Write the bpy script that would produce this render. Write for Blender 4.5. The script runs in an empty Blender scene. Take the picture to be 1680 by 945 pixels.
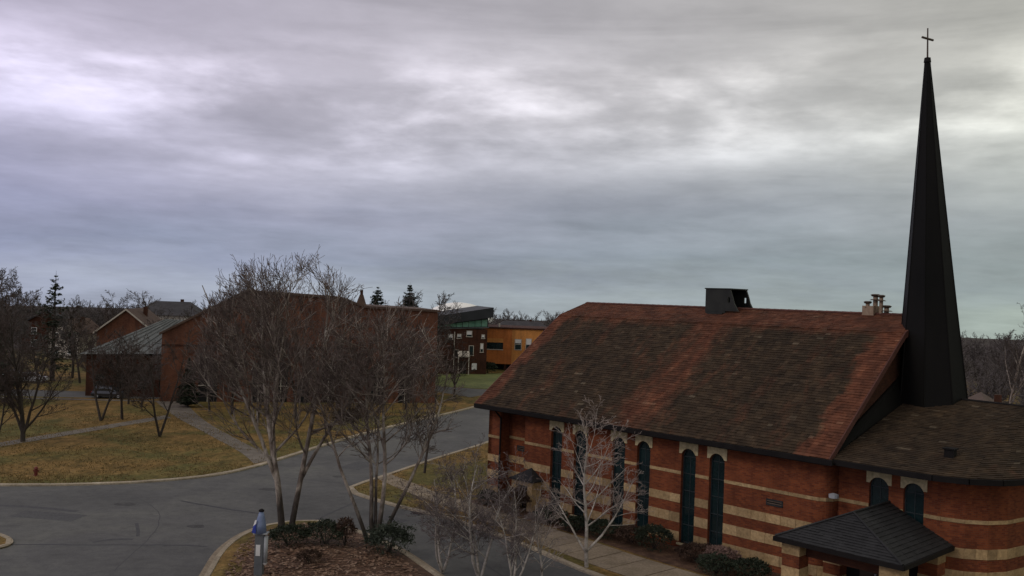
import bpy, math, random
from mathutils import Vector, Matrix, noise as mnoise
R = math.radians
scene = bpy.context.scene
COL = scene.collection
rnd = random.Random(7)

# ------------------------------------------------------------------ camera
FPX, ROLL, PITCH, CAMH = 1529.0, math.atan(0.03423), math.atan((487.4 - 472.5) / 1529.0), 16.0
cd = bpy.data.cameras.new('camera')
cam = bpy.data.objects.new('camera', cd)
COL.objects.link(cam)
cd.sensor_width = 36.0
cd.lens = 36.0 * FPX / 1680.0
cd.clip_start = 0.5
cd.clip_end = 12000.0
cam.matrix_world = (Matrix.Translation((0, 0, CAMH)) @ Matrix.Rotation(R(90) + PITCH, 4, 'X')
                    @ Matrix.Rotation(ROLL, 4, 'Z'))
scene.camera = cam

# ------------------------------------------------------------------ world: broken overcast over a Nishita sky
SUN_AZ, SUN_EL = R(-118), R(38)       # azimuth measured from +Y towards +X
w = bpy.data.worlds.new('World')
scene.world = w
w.use_nodes = True
nt = w.node_tree
nt.nodes.clear()
N = nt.nodes.new
def LK(a, b): nt.links.new(a, b)
def wmath(op, a, b=None, c=None, clamp=False):
    n = N('ShaderNodeMath'); n.operation = op; n.use_clamp = clamp
    for i, v in enumerate((a, b, c)):
        if v is None: continue
        if isinstance(v, (int, float)): n.inputs[i].default_value = v
        else: LK(v, n.inputs[i])
    return n.outputs[0]
out = N('ShaderNodeOutputWorld')
sky = N('ShaderNodeTexSky'); sky.sky_type = 'NISHITA'; sky.sun_disc = False
sky.sun_elevation = SUN_EL; sky.sun_rotation = SUN_AZ
bgs = N('ShaderNodeBackground'); bgs.inputs['Strength'].default_value = 0.07
LK(sky.outputs['Color'], bgs.inputs['Color'])
tc = N('ShaderNodeTexCoord')
sp = N('ShaderNodeSeparateXYZ'); LK(tc.outputs['Generated'], sp.inputs[0])
X, Y, Z = sp.outputs
zc = wmath('ABSOLUTE', Z)
den = wmath('ADD', zc, 0.16)
cb = N('ShaderNodeCombineXYZ')
LK(wmath('DIVIDE', X, den), cb.inputs[0]); LK(wmath('DIVIDE', Y, den), cb.inputs[1])
def wnoise(scale, detail, rough, dist, off):
    mp = N('ShaderNodeMapping'); mp.inputs['Location'].default_value = off
    LK(cb.outputs[0], mp.inputs['Vector'])
    n = N('ShaderNodeTexNoise'); n.inputs['Scale'].default_value = scale
    n.inputs['Detail'].default_value = detail; n.inputs['Roughness'].default_value = rough
    n.inputs['Distortion'].default_value = dist
    LK(mp.outputs[0], n.inputs['Vector'])
    return n.outputs['Fac']
N4OFF = (3.4, 8.1, 5)
LOFF = (.3, 6.2, 2.6)
n1 = wnoise(0.62, 5, 0.5, 0.15, (3.1, 1.7, 0))
n2 = wnoise(1.6, 8, 0.54, 0.15, (8.3, 4.4, 2))
lm_ = N('ShaderNodeMapping'); lm_.inputs['Scale'].default_value = (1.0, 1.0, 3.2); lm_.inputs['Location'].default_value = LOFF; LK(tc.outputs['Generated'], lm_.inputs['Vector'])
ln_ = N('ShaderNodeTexNoise'); ln_.inputs['Scale'].default_value = 3.4; ln_.inputs['Detail'].default_value = 8; ln_.inputs['Roughness'].default_value = .52; ln_.inputs['Distortion'].default_value = .2
LK(lm_.outputs[0], ln_.inputs['Vector'])
n2 = wmath('ADD', wmath('MULTIPLY', n2, .40), wmath('MULTIPLY', ln_.outputs['Fac'], .60))
n3 = wnoise(5.5, 7, 0.58, 0.2, (1.0, 9.4, 5))
n4 = wnoise(1.05, 6, 0.55, 0.1, N4OFF)
zz = wmath('ADD', Z, wmath('MULTIPLY', wmath('SUBTRACT', n1, 0.5), 0.10))
zz = wmath('ADD', zz, wmath('MULTIPLY', wmath('SUBTRACT', n2, 0.5), 0.05))
rp = N('ShaderNodeValToRGB'); LK(wmath('MULTIPLY', zz, 2.0, clamp=True), rp.inputs[0])
el = rp.color_ramp.elements
stops = [(0.0, (.265, .305, .335)), (.07, (.20, .232, .285)), (.17, (.23, .247, .302)), (.28, (.33, .335, .378)),
         (.38, (.385, .38, .415)), (.46, (.38, .37, .40)), (.56, (.325, .315, .34)), (.75, (.33, .32, .34)), (1.0, (.38, .37, .385))]
while len(el) < len(stops): el.new(0.5)
for e_, (p_, c_) in zip(el, stops):
    e_.position = p_; e_.color = (*c_, 1)
def smoothr(v, a, b, lo=0.0, hi=1.0):
    m = N('ShaderNodeMapRange'); m.interpolation_type = 'SMOOTHSTEP'
    m.inputs[1].default_value = a; m.inputs[2].default_value = b; m.inputs[3].default_value = lo; m.inputs[4].default_value = hi
    LK(v, m.inputs[0]); return m.outputs[0]
# thinner cloud lets more light through in a broken belt well above the horizon
belt = wmath('MULTIPLY', smoothr(zz, .11, .20), smoothr(zz, .215, .275, 1.0, 0.0))
thin = smoothr(wmath('ADD', wmath('MULTIPLY', n4, .45), wmath('MULTIPLY', n2, .55)), .43, .59)
# long thin rolls lying parallel to the horizon
rm_ = N('ShaderNodeMapping'); rm_.inputs['Scale'].default_value = (1.6, 1.6, 15.0); LK(tc.outputs['Generated'], rm_.inputs['Vector'])
rn_ = N('ShaderNodeTexNoise'); rn_.inputs['Scale'].default_value = 1.7; rn_.inputs['Detail'].default_value = 6; rn_.inputs['Roughness'].default_value = .55; rn_.inputs['Distortion'].default_value = .35
LK(rm_.outputs[0], rn_.inputs['Vector'])
roll = smoothr(rn_.outputs['Fac'], .34, .66, -.10, .10)
det = wmath('ADD', 0.36, wmath('ADD', wmath('MULTIPLY', n2, 0.98), wmath('MULTIPLY', n3, 0.30)))
det = wmath('ADD', det, roll)
det = wmath('MULTIPLY', det, wmath('MULTIPLY_ADD', wmath('MULTIPLY', belt, thin), 1.0, 1.0))
tintx = wmath('MULTIPLY_ADD', X, 0.9, 0.5, clamp=True)
tr = N('ShaderNodeValToRGB'); LK(tintx, tr.inputs[0])
tr.color_ramp.elements[0].color = (1.0, .945, 1.14, 1); tr.color_ramp.elements[1].color = (1.02, 1.045, .84, 1)
def vmul(a, b):
    m = N('ShaderNodeMix'); m.data_type = 'RGBA'; m.blend_type = 'MULTIPLY'; m.inputs[0].default_value = 1.0
    LK(a, m.inputs[6]); LK(b, m.inputs[7]); return m.outputs[2]
gray = N('ShaderNodeCombineColor')
for i in range(3): LK(det, gray.inputs[i])
ccol = vmul(vmul(rp.outputs[0], tr.outputs[0]), gray.outputs[0])
bgc = N('ShaderNodeBackground'); LK(ccol, bgc.inputs['Color']); bgc.inputs['Strength'].default_value = 1.12
mx = N('ShaderNodeMixShader'); mx.inputs[0].default_value = 0.95
LK(bgs.outputs[0], mx.inputs[1]); LK(bgc.outputs[0], mx.inputs[2]); LK(mx.outputs[0], out.inputs['Surface'])

# ------------------------------------------------------------------ sun behind thin cloud
sd = bpy.data.lights.new('sun', 'SUN'); sd.energy = 0.55; sd.angle = R(18); sd.color = (1.0, .93, .82)
sun = bpy.data.objects.new('sun', sd); COL.objects.link(sun)
sdir = Vector((math.sin(SUN_AZ) * math.cos(SUN_EL), math.cos(SUN_AZ) * math.cos(SUN_EL), math.sin(SUN_EL)))
sun.rotation_euler = (-sdir).to_track_quat('-Z', 'Y').to_euler()
sun.location = (0, 0, 60)
vs = scene.view_settings
vs.view_transform = 'Standard'; vs.look = 'None'; vs.gamma = 1.0; vs.exposure = 0.33; vs.use_curve_mapping = False

# ================================================================== helpers
MATS = {}
def material(name):
    m = bpy.data.materials.new(name); m.use_nodes = True
    MATS[name] = m
    t = m.node_tree
    b = t.nodes['Principled BSDF']
    return m, t, b
def ramp(t, fac, stops):
    r = t.nodes.new('ShaderNodeValToRGB')
    t.links.new(fac, r.inputs[0])
    e = r.color_ramp.elements
    while len(e) < len(stops): e.new(.5)
    for a, (p, c) in zip(e, stops):
        a.position = p; a.color = (*c, 1) if len(c) == 3 else c
    return r.outputs[0]
def tnoise(t, vec, scale, detail=6, rough=.55, dist=0.0, mapping=None):
    if mapping:
        mp = t.nodes.new('ShaderNodeMapping')
        mp.inputs['Scale'].default_value = mapping
        t.links.new(vec, mp.inputs['Vector']); vec = mp.outputs[0]
    n = t.nodes.new('ShaderNodeTexNoise')
    n.inputs['Scale'].default_value = scale; n.inputs['Detail'].default_value = detail
    n.inputs['Roughness'].default_value = rough; n.inputs['Distortion'].default_value = dist
    t.links.new(vec, n.inputs['Vector'])
    return n.outputs['Fac']
def objvec(t): return t.nodes.new('ShaderNodeTexCoord').outputs['Object']
def mixc(t, fac, a, b, mode='MIX'):
    m = t.nodes.new('ShaderNodeMix'); m.data_type = 'RGBA'; m.blend_type = mode
    for v, i in ((fac, 0), (a, 6), (b, 7)):
        if isinstance(v, (int, float)): m.inputs[i].default_value = v
        elif isinstance(v, tuple): m.inputs[i].default_value = (*v, 1)
        else: t.links.new(v, m.inputs[i])
    return m.outputs[2]
def mth(t, op, a, b=0.0, clamp=False):
    n = t.nodes.new('ShaderNodeMath'); n.operation = op; n.use_clamp = clamp
    for i, v in enumerate((a, b)):
        if isinstance(v, (int, float)): n.inputs[i].default_value = v
        else: t.links.new(v, n.inputs[i])
    return n.outputs[0]
def bump(t, b, h, strength=.4, dist=.05):
    n = t.nodes.new('ShaderNodeBump'); n.inputs['Strength'].default_value = strength; n.inputs['Distance'].default_value = dist
    t.links.new(h, n.inputs['Height']); t.links.new(n.outputs[0], b.inputs['Normal'])
def noisy(name, stops, scale, rough=.85, detail=7, bstr=0.3, bdist=.02, mapping=None, dist=0.3, metal=0.0, spec=.3, rand=0.0, fine=None):
    m, t, b = material(name)
    v = objvec(t)
    f = tnoise(t, v, scale, detail, .6, dist, mapping)
    c = ramp(t, f, stops)
    if fine:
        f2 = tnoise(t, v, fine, 4, .6)
        c = mixc(t, 1.0, c, ramp(t, f2, [(.3, (.72,) * 3), (.7, (1.25,) * 3)]), 'MULTIPLY')
    if rand:
        oi = t.nodes.new('ShaderNodeObjectInfo')
        c = mixc(t, 1.0, c, ramp(t, oi.outputs['Random'], [(0, (1 - rand,) * 3), (1, (1 + rand * .6,) * 3)]), 'MULTIPLY')
    t.links.new(c, b.inputs['Base Color'])
    b.inputs['Roughness'].default_value = rough; b.inputs['Metallic'].default_value = metal
    b.inputs['Specular IOR Level'].default_value = spec
    if bstr: bump(t, b, f, bstr, bdist)
    return m
def brickmat(name, c1, c2, mortar, wear=.5):
    m, t, b = material(name)
    v = objvec(t)
    s = t.nodes.new('ShaderNodeSeparateXYZ'); t.links.new(v, s.inputs[0])
    cb = t.nodes.new('ShaderNodeCombineXYZ')
    t.links.new(mth(t, 'ADD', s.outputs[0], s.outputs[1]), cb.inputs[0]); t.links.new(s.outputs[2], cb.inputs[1])
    br = t.nodes.new('ShaderNodeTexBrick')
    t.links.new(cb.outputs[0], br.inputs['Vector'])
    br.inputs['Color1'].default_value = (*c1, 1); br.inputs['Color2'].default_value = (*c2, 1); br.inputs['Mortar'].default_value = (*mortar, 1)
    br.inputs['Scale'].default_value = 1.0; br.inputs['Brick Width'].default_value = .30; br.inputs['Row Height'].default_value = .10
    br.inputs['Mortar Size'].default_value = .010; br.inputs['Mortar Smooth'].default_value = .2
    f = tnoise(t, v, .5, 8, .65, .5)
    c = mixc(t, 1.0, br.outputs['Color'], ramp(t, f, [(.3, (1 - wear * .7,) * 3), (.55, (1., 1., 1.)), (.75, (1 + wear * .35, 1 + wear * .3, 1 + wear * .25))]), 'MULTIPLY')
    st = tnoise(t, v, 1.1, 5, .6, .2, (1, 1, .12))
    c = mixc(t, 1.0, c, ramp(t, st, [(.35, (.78, .78, .8)), (.6, (1.05, 1.05, 1.03))]), 'MULTIPLY')
    t.links.new(c, b.inputs['Base Color']); b.inputs['Roughness'].default_value = .9
    b.inputs['Specular IOR Level'].default_value = .2
    bump(t, b, br.outputs['Fac'], -.4, .01)
    return m

class MB:
    def __init__(s): s.v = []; s.f = []; s.c = []
    def quad(s, a, b, c, d): i = len(s.v); s.v += [a, b, c, d]; s.f.append((i, i + 1, i + 2, i + 3))
    def tri(s, a, b, c): i = len(s.v); s.v += [a, b, c]; s.f.append((i, i + 1, i + 2))
    def hexa(s, p):   # 8 points: bottom loop 0-3, top loop 4-7
        i = len(s.v); s.v += [tuple(q) for q in p]
        for f in ((3, 2, 1, 0), (4, 5, 6, 7), (0, 1, 5, 4), (1, 2, 6, 5), (2, 3, 7, 6), (3, 0, 4, 7)):
            s.f.append(tuple(i + k for k in f))
        return s
    def box(s, x0, x1, y0, y1, z0, z1):
        return s.hexa([(x0, y0, z0), (x1, y0, z0), (x1, y1, z0), (x0, y1, z0), (x0, y0, z1), (x1, y0, z1), (x1, y1, z1), (x0, y1, z1)])
    def prism_y(s, poly, y0, y1):      # polygon in x,z (counter-clockwise seen from -y)
        i = len(s.v); n = len(poly)
        s.v += [(x, y0, z) for x, z in poly] + [(x, y1, z) for x, z in poly]
        s.f.append(tuple(range(i, i + n))); s.f.append(tuple(range(i + 2 * n - 1, i + n - 1, -1)))
        for k in range(n):
            j = (k + 1) % n
            s.f.append((i + k, i + n + k, i + n + j, i + j))
        return s
    def prism_z(s, poly, z0, z1):
        i = len(s.v); n = len(poly)
        s.v += [(x, y, z0) for x, y in poly] + [(x, y, z1) for x, y in poly]
        s.f.append(tuple(range(i + n - 1, i - 1, -1))); s.f.append(tuple(range(i + n, i + 2 * n)))
        for k in range(n):
            j = (k + 1) % n
            s.f.append((i + k, i + j, i + n + j, i + n + k))
        return s
    def tube(s, pts, rs, n=6, cap=True):
        base = len(s.v); up = Vector((0, 0, 1))
        pts = [Vector(p) for p in pts]
        for k, p in enumerate(pts):
            d = (pts[min(k + 1, len(pts) - 1)] - pts[max(k - 1, 0)])
            if d.length < 1e-6: d = up
            d = d.normalized()
            a = d.cross(Vector((1, 0, 0)) if abs(d.x) < .8 else up).normalized(); b = d.cross(a)
            for j in range(n):
                t = 2 * math.pi * j / n
                s.v.append(tuple(p + (a * math.cos(t) + b * math.sin(t)) * rs[k]))
        for k in range(len(pts) - 1):
            for j in range(n):
                q = (j + 1) % n
                s.f.append((base + k * n + j, base + k * n + q, base + (k + 1) * n + q, base + (k + 1) * n + j))
        if cap:
            s.f.append(tuple(base + j for j in range(n - 1, -1, -1)))
            s.f.append(tuple(base + (len(pts) - 1) * n + j for j in range(n)))
        return s
    def mesh(s, name, smooth=False):
        me = bpy.data.meshes.new(name); me.from_pydata(s.v, [], s.f); me.update()
        if smooth: me.polygons.foreach_set('use_smooth', [True] * len(me.polygons))
        return me
    def build(s, name, mat, parent=None, smooth=False, bevel=0):
        return obj(name, s.mesh(name, smooth), mat, parent, bevel)
def obj(name, me, mat=None, parent=None, bevel=0):
    o = bpy.data.objects.new(name, me); COL.objects.link(o)
    if mat and not me.materials: me.materials.append(mat)
    o.parent = parent
    if bevel:
        b = o.modifiers.new('bevel', 'BEVEL'); b.width = bevel; b.segments = 2
    return o
def tag(o, label, cat, group=None):
    o['label'] = label; o['category'] = cat
    if group: o['group'] = group
    return o
def empty(name, loc=(0, 0, 0), rz=0.0, label=None, cat=None, group=None):
    o = bpy.data.objects.new(name, None); COL.objects.link(o)
    o.location = loc; o.rotation_euler = (0, 0, rz); o.empty_display_size = .3
    if label: tag(o, label, cat, group)
    return o
def struct(o): o['kind'] = 'structure'; return o
def stuff(o): o['kind'] = 'stuff'; return o
def copy_tree(o, parent=None):
    c = o.copy(); COL.objects.link(c); c.parent = parent
    for ch in [k for k in bpy.data.objects if k.parent == o]: copy_tree(ch, c)
    return c
def ground_z(x, y):
    r = math.hypot(x, y)
    return -max(0.0, r - 260.0) * 0.0228

# ================================================================== materials
M_grass = None
def make_grass():
    m, t, b = material('dry_grass')
    v = objvec(t)
    big = tnoise(t, v, .085, 6, .62, .5)
    mid = tnoise(t, v, .5, 9, .72, .3, (1.3, .8, 1))
    fin = tnoise(t, v, 2.6, 7, .75)
    c = ramp(t, mid, [(.30, (.058, .042, .017)), (.43, (.115, .080, .030)), (.55, (.170, .110, .042)), (.72, (.235, .160, .072))])
    g = ramp(t, mid, [(.3, (.045, .050, .018)), (.7, (.115, .110, .040))])
    c = mixc(t, ramp(t, big, [(.44, (0, 0, 0)), (.58, (.85,) * 3)]), c, g)
    c = mixc(t, 1.0, c, ramp(t, fin, [(.3, (.5, .485, .45)), (.7, (1.78, 1.68, 1.5))]), 'MULTIPLY')
    # beyond the campus the land is leafless woodland, not lawn
    ln_ = t.nodes.new('ShaderNodeVectorMath'); ln_.operation = 'LENGTH'; t.links.new(v, ln_.inputs[0])
    wf = t.nodes.new('ShaderNodeMapRange'); t.links.new(ln_.outputs['Value'], wf.inputs[0])
    wf.inputs[1].default_value = 205; wf.inputs[2].default_value = 250; wf.inputs[3].default_value = 0; wf.inputs[4].default_value = 1
    c = mixc(t, wf.outputs[0], c, ramp(t, mid, [(.3, (.030, .022, .018)), (.7, (.060, .047, .038))]))
    t.links.new(c, b.inputs['Base Color']); b.inputs['Roughness'].default_value = .95; b.inputs['Specular IOR Level'].default_value = .1
    bump(t, b, fin, .7, .06)
    return m
M_grass = make_grass()
M_green = noisy('green_grass', [(.3, (.075, .095, .025)), (.7, (.15, .16, .05))], .5, fine=3.0)
def make_asphalt():
    m, t, b = material('asphalt')
    v = objvec(t)
    big = tnoise(t, v, .10, 6, .6, .7)
    st = tnoise(t, v, .35, 6, .65, .5, (.7, 1.0, 1))
    fin = tnoise(t, v, 9.0, 4, .7)
    c = ramp(t, big, [(.3, (.070, .070, .066)), (.5, (.094, .093, .088)), (.7, (.118, .117, .102))])
    c = mixc(t, 1.0, c, ramp(t, st, [(.3, (.86,) * 3), (.7, (1.1,) * 3)]), 'MULTIPLY')
    sp2 = tnoise(t, v, 1.4, 7, .7, .3)
    c = mixc(t, 1.0, c, ramp(t, sp2, [(.3, (.78,) * 3), (.5, (1.,) * 3), (.72, (1.2, 1.19, 1.16))]), 'MULTIPLY')
    c = mixc(t, 1.0, c, ramp(t, fin, [(.2, (.78,) * 3), (.8, (1.22,) * 3)]), 'MULTIPLY')
    t.links.new(c, b.inputs['Base Color']); b.inputs['Roughness'].default_value = .8; b.inputs['Specular IOR Level'].default_value = .25
    bump(t, b, fin, .3, .02)
    return m
M_asphalt = make_asphalt()
M_tar = noisy('crack_sealant', [(.3, (.018, .018, .02)), (.7, (.035, .035, .036))], 2.0, rough=.6)
M_tyre_mark = noisy('tyre_mark', [(.35, (.05, .05, .052)), (.7, (.075, .075, .075))], 3.0)
M_conc = noisy('concrete', [(.3, (.17, .133, .086)), (.5, (.225, .178, .120)), (.7, (.275, .22, .155))], .8, fine=7, rand=.16)
M_kerb = noisy('kerb_concrete', [(.3, (.23, .19, .13)), (.55, (.33, .275, .195)), (.75, (.42, .36, .27))], .7, fine=6, rand=.15)
M_path = noisy('path_concrete', [(.3, (.11, .092, .072)), (.5, (.145, .124, .098)), (.7, (.18, .156, .126))], .8, fine=7, rand=.16)
M_mulch = noisy('mulch', [(.3, (.045, .024, .014)), (.5, (.085, .045, .025)), (.7, (.14, .082, .045))], 2.2, fine=9, bstr=.9, bdist=.1)
M_brick = brickmat('red_brick', (.225, .060, .021), (.130, .031, .014), (.135, .066, .036))
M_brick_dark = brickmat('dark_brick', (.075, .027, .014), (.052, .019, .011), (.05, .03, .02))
M_brick_tan = brickmat('tan_brick', (.175, .070, .040), (.125, .046, .028), (.125, .075, .05))
M_brick_orange = brickmat('orange_brick', (.60, .19, .046), (.50, .155, .038), (.26, .12, .06), .3)
M_brick_amber = brickmat('amber_brick', (.68, .28, .072), (.58, .235, .06), (.32, .17, .08), .3)
M_stone = noisy('cream_stone', [(.3, (.29, .195, .090)), (.5, (.37, .255, .125)), (.72, (.44, .315, .165))], 1.3, fine=6, bstr=.5, bdist=.03, rand=.3)
M_stone_pale = noisy('pale_limestone', [(.3, (.42, .345, .19)), (.7, (.54, .455, .27))], 1.0, fine=5)
M_gutter = noisy('black_gutter', [(.3, (.006, .005, .005)), (.7, (.012, .010, .009))], 1.0, rough=.7, spec=.15)
M_glass, _t, _b = material('teal_glass')
_f = tnoise(_t, objvec(_t), .7, 4, .5, .4)
_t.links.new(ramp(_t, _f, [(.3, (.004, .012, .014)), (.7, (.009, .024, .026))]), _b.inputs['Base Color'])
_b.inputs['Roughness'].default_value = .14; _b.inputs['Specular IOR Level'].default_value = .5
bump(_t, _b, tnoise(_t, objvec(_t), 3.0, 3, .5), .35, .03)
M_frame = noisy('dark_frame', [(.3, (.015, .022, .024)), (.7, (.03, .038, .04))], 2.0, rough=.5)
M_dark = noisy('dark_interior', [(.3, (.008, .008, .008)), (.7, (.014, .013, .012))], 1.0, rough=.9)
M_spire = noisy('spire_metal', [(.3, (.003, .003, .0025)), (.7, (.008, .007, .006))], .5, rough=.62, mapping=(1, 1, .2), spec=.12)
M_slate = noisy('grey_slate', [(.3, (.011, .011, .011)), (.7, (.025, .025, .024))], .9, rough=.7, fine=5, mapping=(1, 1, .5))
M_copper = noisy('dark_cowl_metal', [(.3, (.010, .011, .009)), (.7, (.022, .023, .018))], 1.2, rough=.6)
M_wood = noisy('bronze', [(.3, (.05, .034, .022)), (.7, (.08, .055, .038))], 2.0, rough=.5)
M_clay = noisy('clay_pot', [(.3, (.22, .15, .10)), (.7, (.34, .26, .18))], 3.0)
M_metalroof = noisy('pale_metal_roof', [(.3, (.085, .092, .086)), (.7, (.13, .138, .13))], .5, rough=.6, fine=4)
M_roof_dark = noisy('dark_shingle', [(.3, (.030, .028, .030)), (.7, (.058, .054, .056))], .6, fine=5)
M_roof_brown = noisy('brown_shingle', [(.3, (.058, .034, .024)), (.7, (.105, .066, .047))], .5, fine=5)
M_fascia = noisy('dark_fascia', [(.3, (.014, .016, .018)), (.7, (.026, .029, .032))], .5, rough=.6)
M_greenglass = noisy('green_glazing', [(.3, (.06, .19, .125)), (.7, (.20, .38, .28))], .6, rough=.3)
M_whitepaint = noisy('white_paint', [(.3, (.58, .57, .55)), (.7, (.72, .71, .69))], 1.0, rough=.6)
M_offwhite = noisy('beige_paint', [(.3, (.38, .34, .28)), (.7, (.48, .44, .37))], 1.0, rough=.7)
M_dome = noisy('white_fabric', [(.3, (.80, .79, .72)), (.7, (.9, .89, .83))], .2, rough=.6)
M_bark_dark = noisy('dark_bark', [(.3, (.026, .020, .016)), (.55, (.05, .04, .032)), (.75, (.085, .07, .056))], 1.6, mapping=(1, 1, .35), fine=8)
M_bark_birch = noisy('river_birch_bark', [(.30, (.040, .030, .024)), (.42, (.13, .10, .078)), (.54, (.29, .24, .195)), (.70, (.46, .41, .35))], 1.1, mapping=(1, 1, .6), fine=6)
def make_birch_bark():
    m, t, b = material('river_birch_stem'); v = objvec(t)
    sx_ = t.nodes.new('ShaderNodeSeparateXYZ'); t.links.new(v, sx_.inputs[0])
    f = tnoise(t, v, 1.1, 8, .62, .4, (1, 1, .6)); f2 = tnoise(t, v, 7.0, 4, .6, .2, (1, 1, .4))
    pale = ramp(t, f, [(.30, (.050, .036, .028)), (.44, (.15, .115, .09)), (.56, (.31, .26, .21)), (.70, (.48, .43, .37))])
    dark = ramp(t, f, [(.35, (.026, .020, .015)), (.58, (.060, .047, .036)), (.75, (.15, .12, .095))])
    mr = t.nodes.new('ShaderNodeMapRange'); t.links.new(mth(t, 'ADD', sx_.outputs[2], mth(t, 'MULTIPLY', f, 3.0)), mr.inputs[0])
    mr.inputs[1].default_value = 2.8; mr.inputs[2].default_value = 5.2; mr.inputs[3].default_value = 0; mr.inputs[4].default_value = 1
    c = mixc(t, mr.outputs[0], dark, pale)
    c = mixc(t, 1.0, c, ramp(t, f2, [(.3, (.6,) * 3), (.7, (1.3,) * 3)]), 'MULTIPLY')
    t.links.new(c, b.inputs['Base Color']); b.inputs['Roughness'].default_value = .9; bump(t, b, f2, .6, .03)
    return m
M_stem = make_birch_bark()
M_bark_white = noisy('white_birch_bark', [(.33, (.07, .055, .045)), (.45, (.30, .265, .225)), (.7, (.50, .455, .40))], 1.5, fine=8)
M_twig = noisy('brown_twig', [(.3, (.040, .029, .024)), (.7, (.085, .063, .052))], 1.0, bstr=0)
M_twig_grey = noisy('grey_twig', [(.3, (.065, .055, .052)), (.7, (.125, .108, .10))], 1.0, bstr=0)
M_twig_mauve = noisy('mauve_twig', [(.3, (.075, .058, .056)), (.55, (.125, .100, .094)), (.75, (.21, .175, .16))], .8, bstr=0)
M_twig_birch = noisy('birch_twig', [(.3, (.068, .049, .042)), (.55, (.115, .087, .074)), (.75, (.21, .165, .14))], .7, bstr=0)
M_twig_pale = noisy('pale_twig', [(.3, (.16, .125, .105)), (.7, (.34, .275, .24))], .9, bstr=0)
M_leaf_dark = noisy('dark_evergreen', [(.3, (.012, .018, .010)), (.7, (.032, .042, .020))], 2.0, rough=.7, bstr=0)
M_leaf_pine = noisy('pine_needles', [(.3, (.022, .030, .020)), (.7, (.055, .066, .042))], 1.2, rough=.8, bstr=0)
M_leaf_rust = noisy('rusty_shrub', [(.3, (.035, .020, .013)), (.7, (.075, .042, .026))], 2.0, bstr=0)
M_leaf_tan = noisy('tan_dry_flowers', [(.3, (.12, .07, .055)), (.7, (.23, .15, .12))], 2.0, bstr=0)
M_litter = noisy('dead_leaves', [(.3, (.05, .024, .014)), (.45, (.125, .065, .038)), (.60, (.25, .165, .11)), (.75, (.40, .30, .22))], 3.0, bstr=0)
M_blue = noisy('pale_blue_enamel', [(.3, (.12, .16, .26)), (.7, (.18, .22, .33))], 1.5, rough=.4)
M_deepblue = noisy('deep_blue', [(.3, (.02, .03, .20)), (.7, (.03, .05, .28))], 2.0, rough=.5)
M_post = noisy('grey_post_paint', [(.3, (.09, .095, .10)), (.7, (.13, .135, .14))], 1.5, rough=.6)
M_pale_steel = noisy('pale_steel', [(.3, (.26, .27, .28)), (.7, (.36, .37, .38))], 1.5, rough=.5)
M_red = noisy('hydrant_red', [(.3, (.10, .02, .013)), (.7, (.16, .03, .02))], 3.0, rough=.6)
M_carpaint = noisy('dark_car_paint', [(.3, (.012, .014, .018)), (.7, (.02, .022, .026))], .5, rough=.15, spec=.8, bstr=0)
M_carwhite = noisy('white_car_paint', [(.3, (.60, .61, .63)), (.7, (.68, .69, .70))], .5, rough=.3, spec=.6, bstr=0)
M_tyre = noisy('tyre_rubber', [(.3, (.012, .012, .012)), (.7, (.02, .02, .02))], 4.0, rough=.9, bstr=0)
M_carglass = noisy('car_glass', [(.3, (.02, .025, .03)), (.7, (.035, .04, .045))], .5, rough=.08, spec=.8, bstr=0)
M_lamp = noisy('lens', [(.3, (.5, .5, .48)), (.7, (.65, .65, .62))], 2.0, rough=.2, bstr=0)
M_taillamp = noisy('tail_lens', [(.3, (.25, .01, .01)), (.7, (.35, .02, .02))], 2.0, rough=.2, bstr=0)

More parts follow.
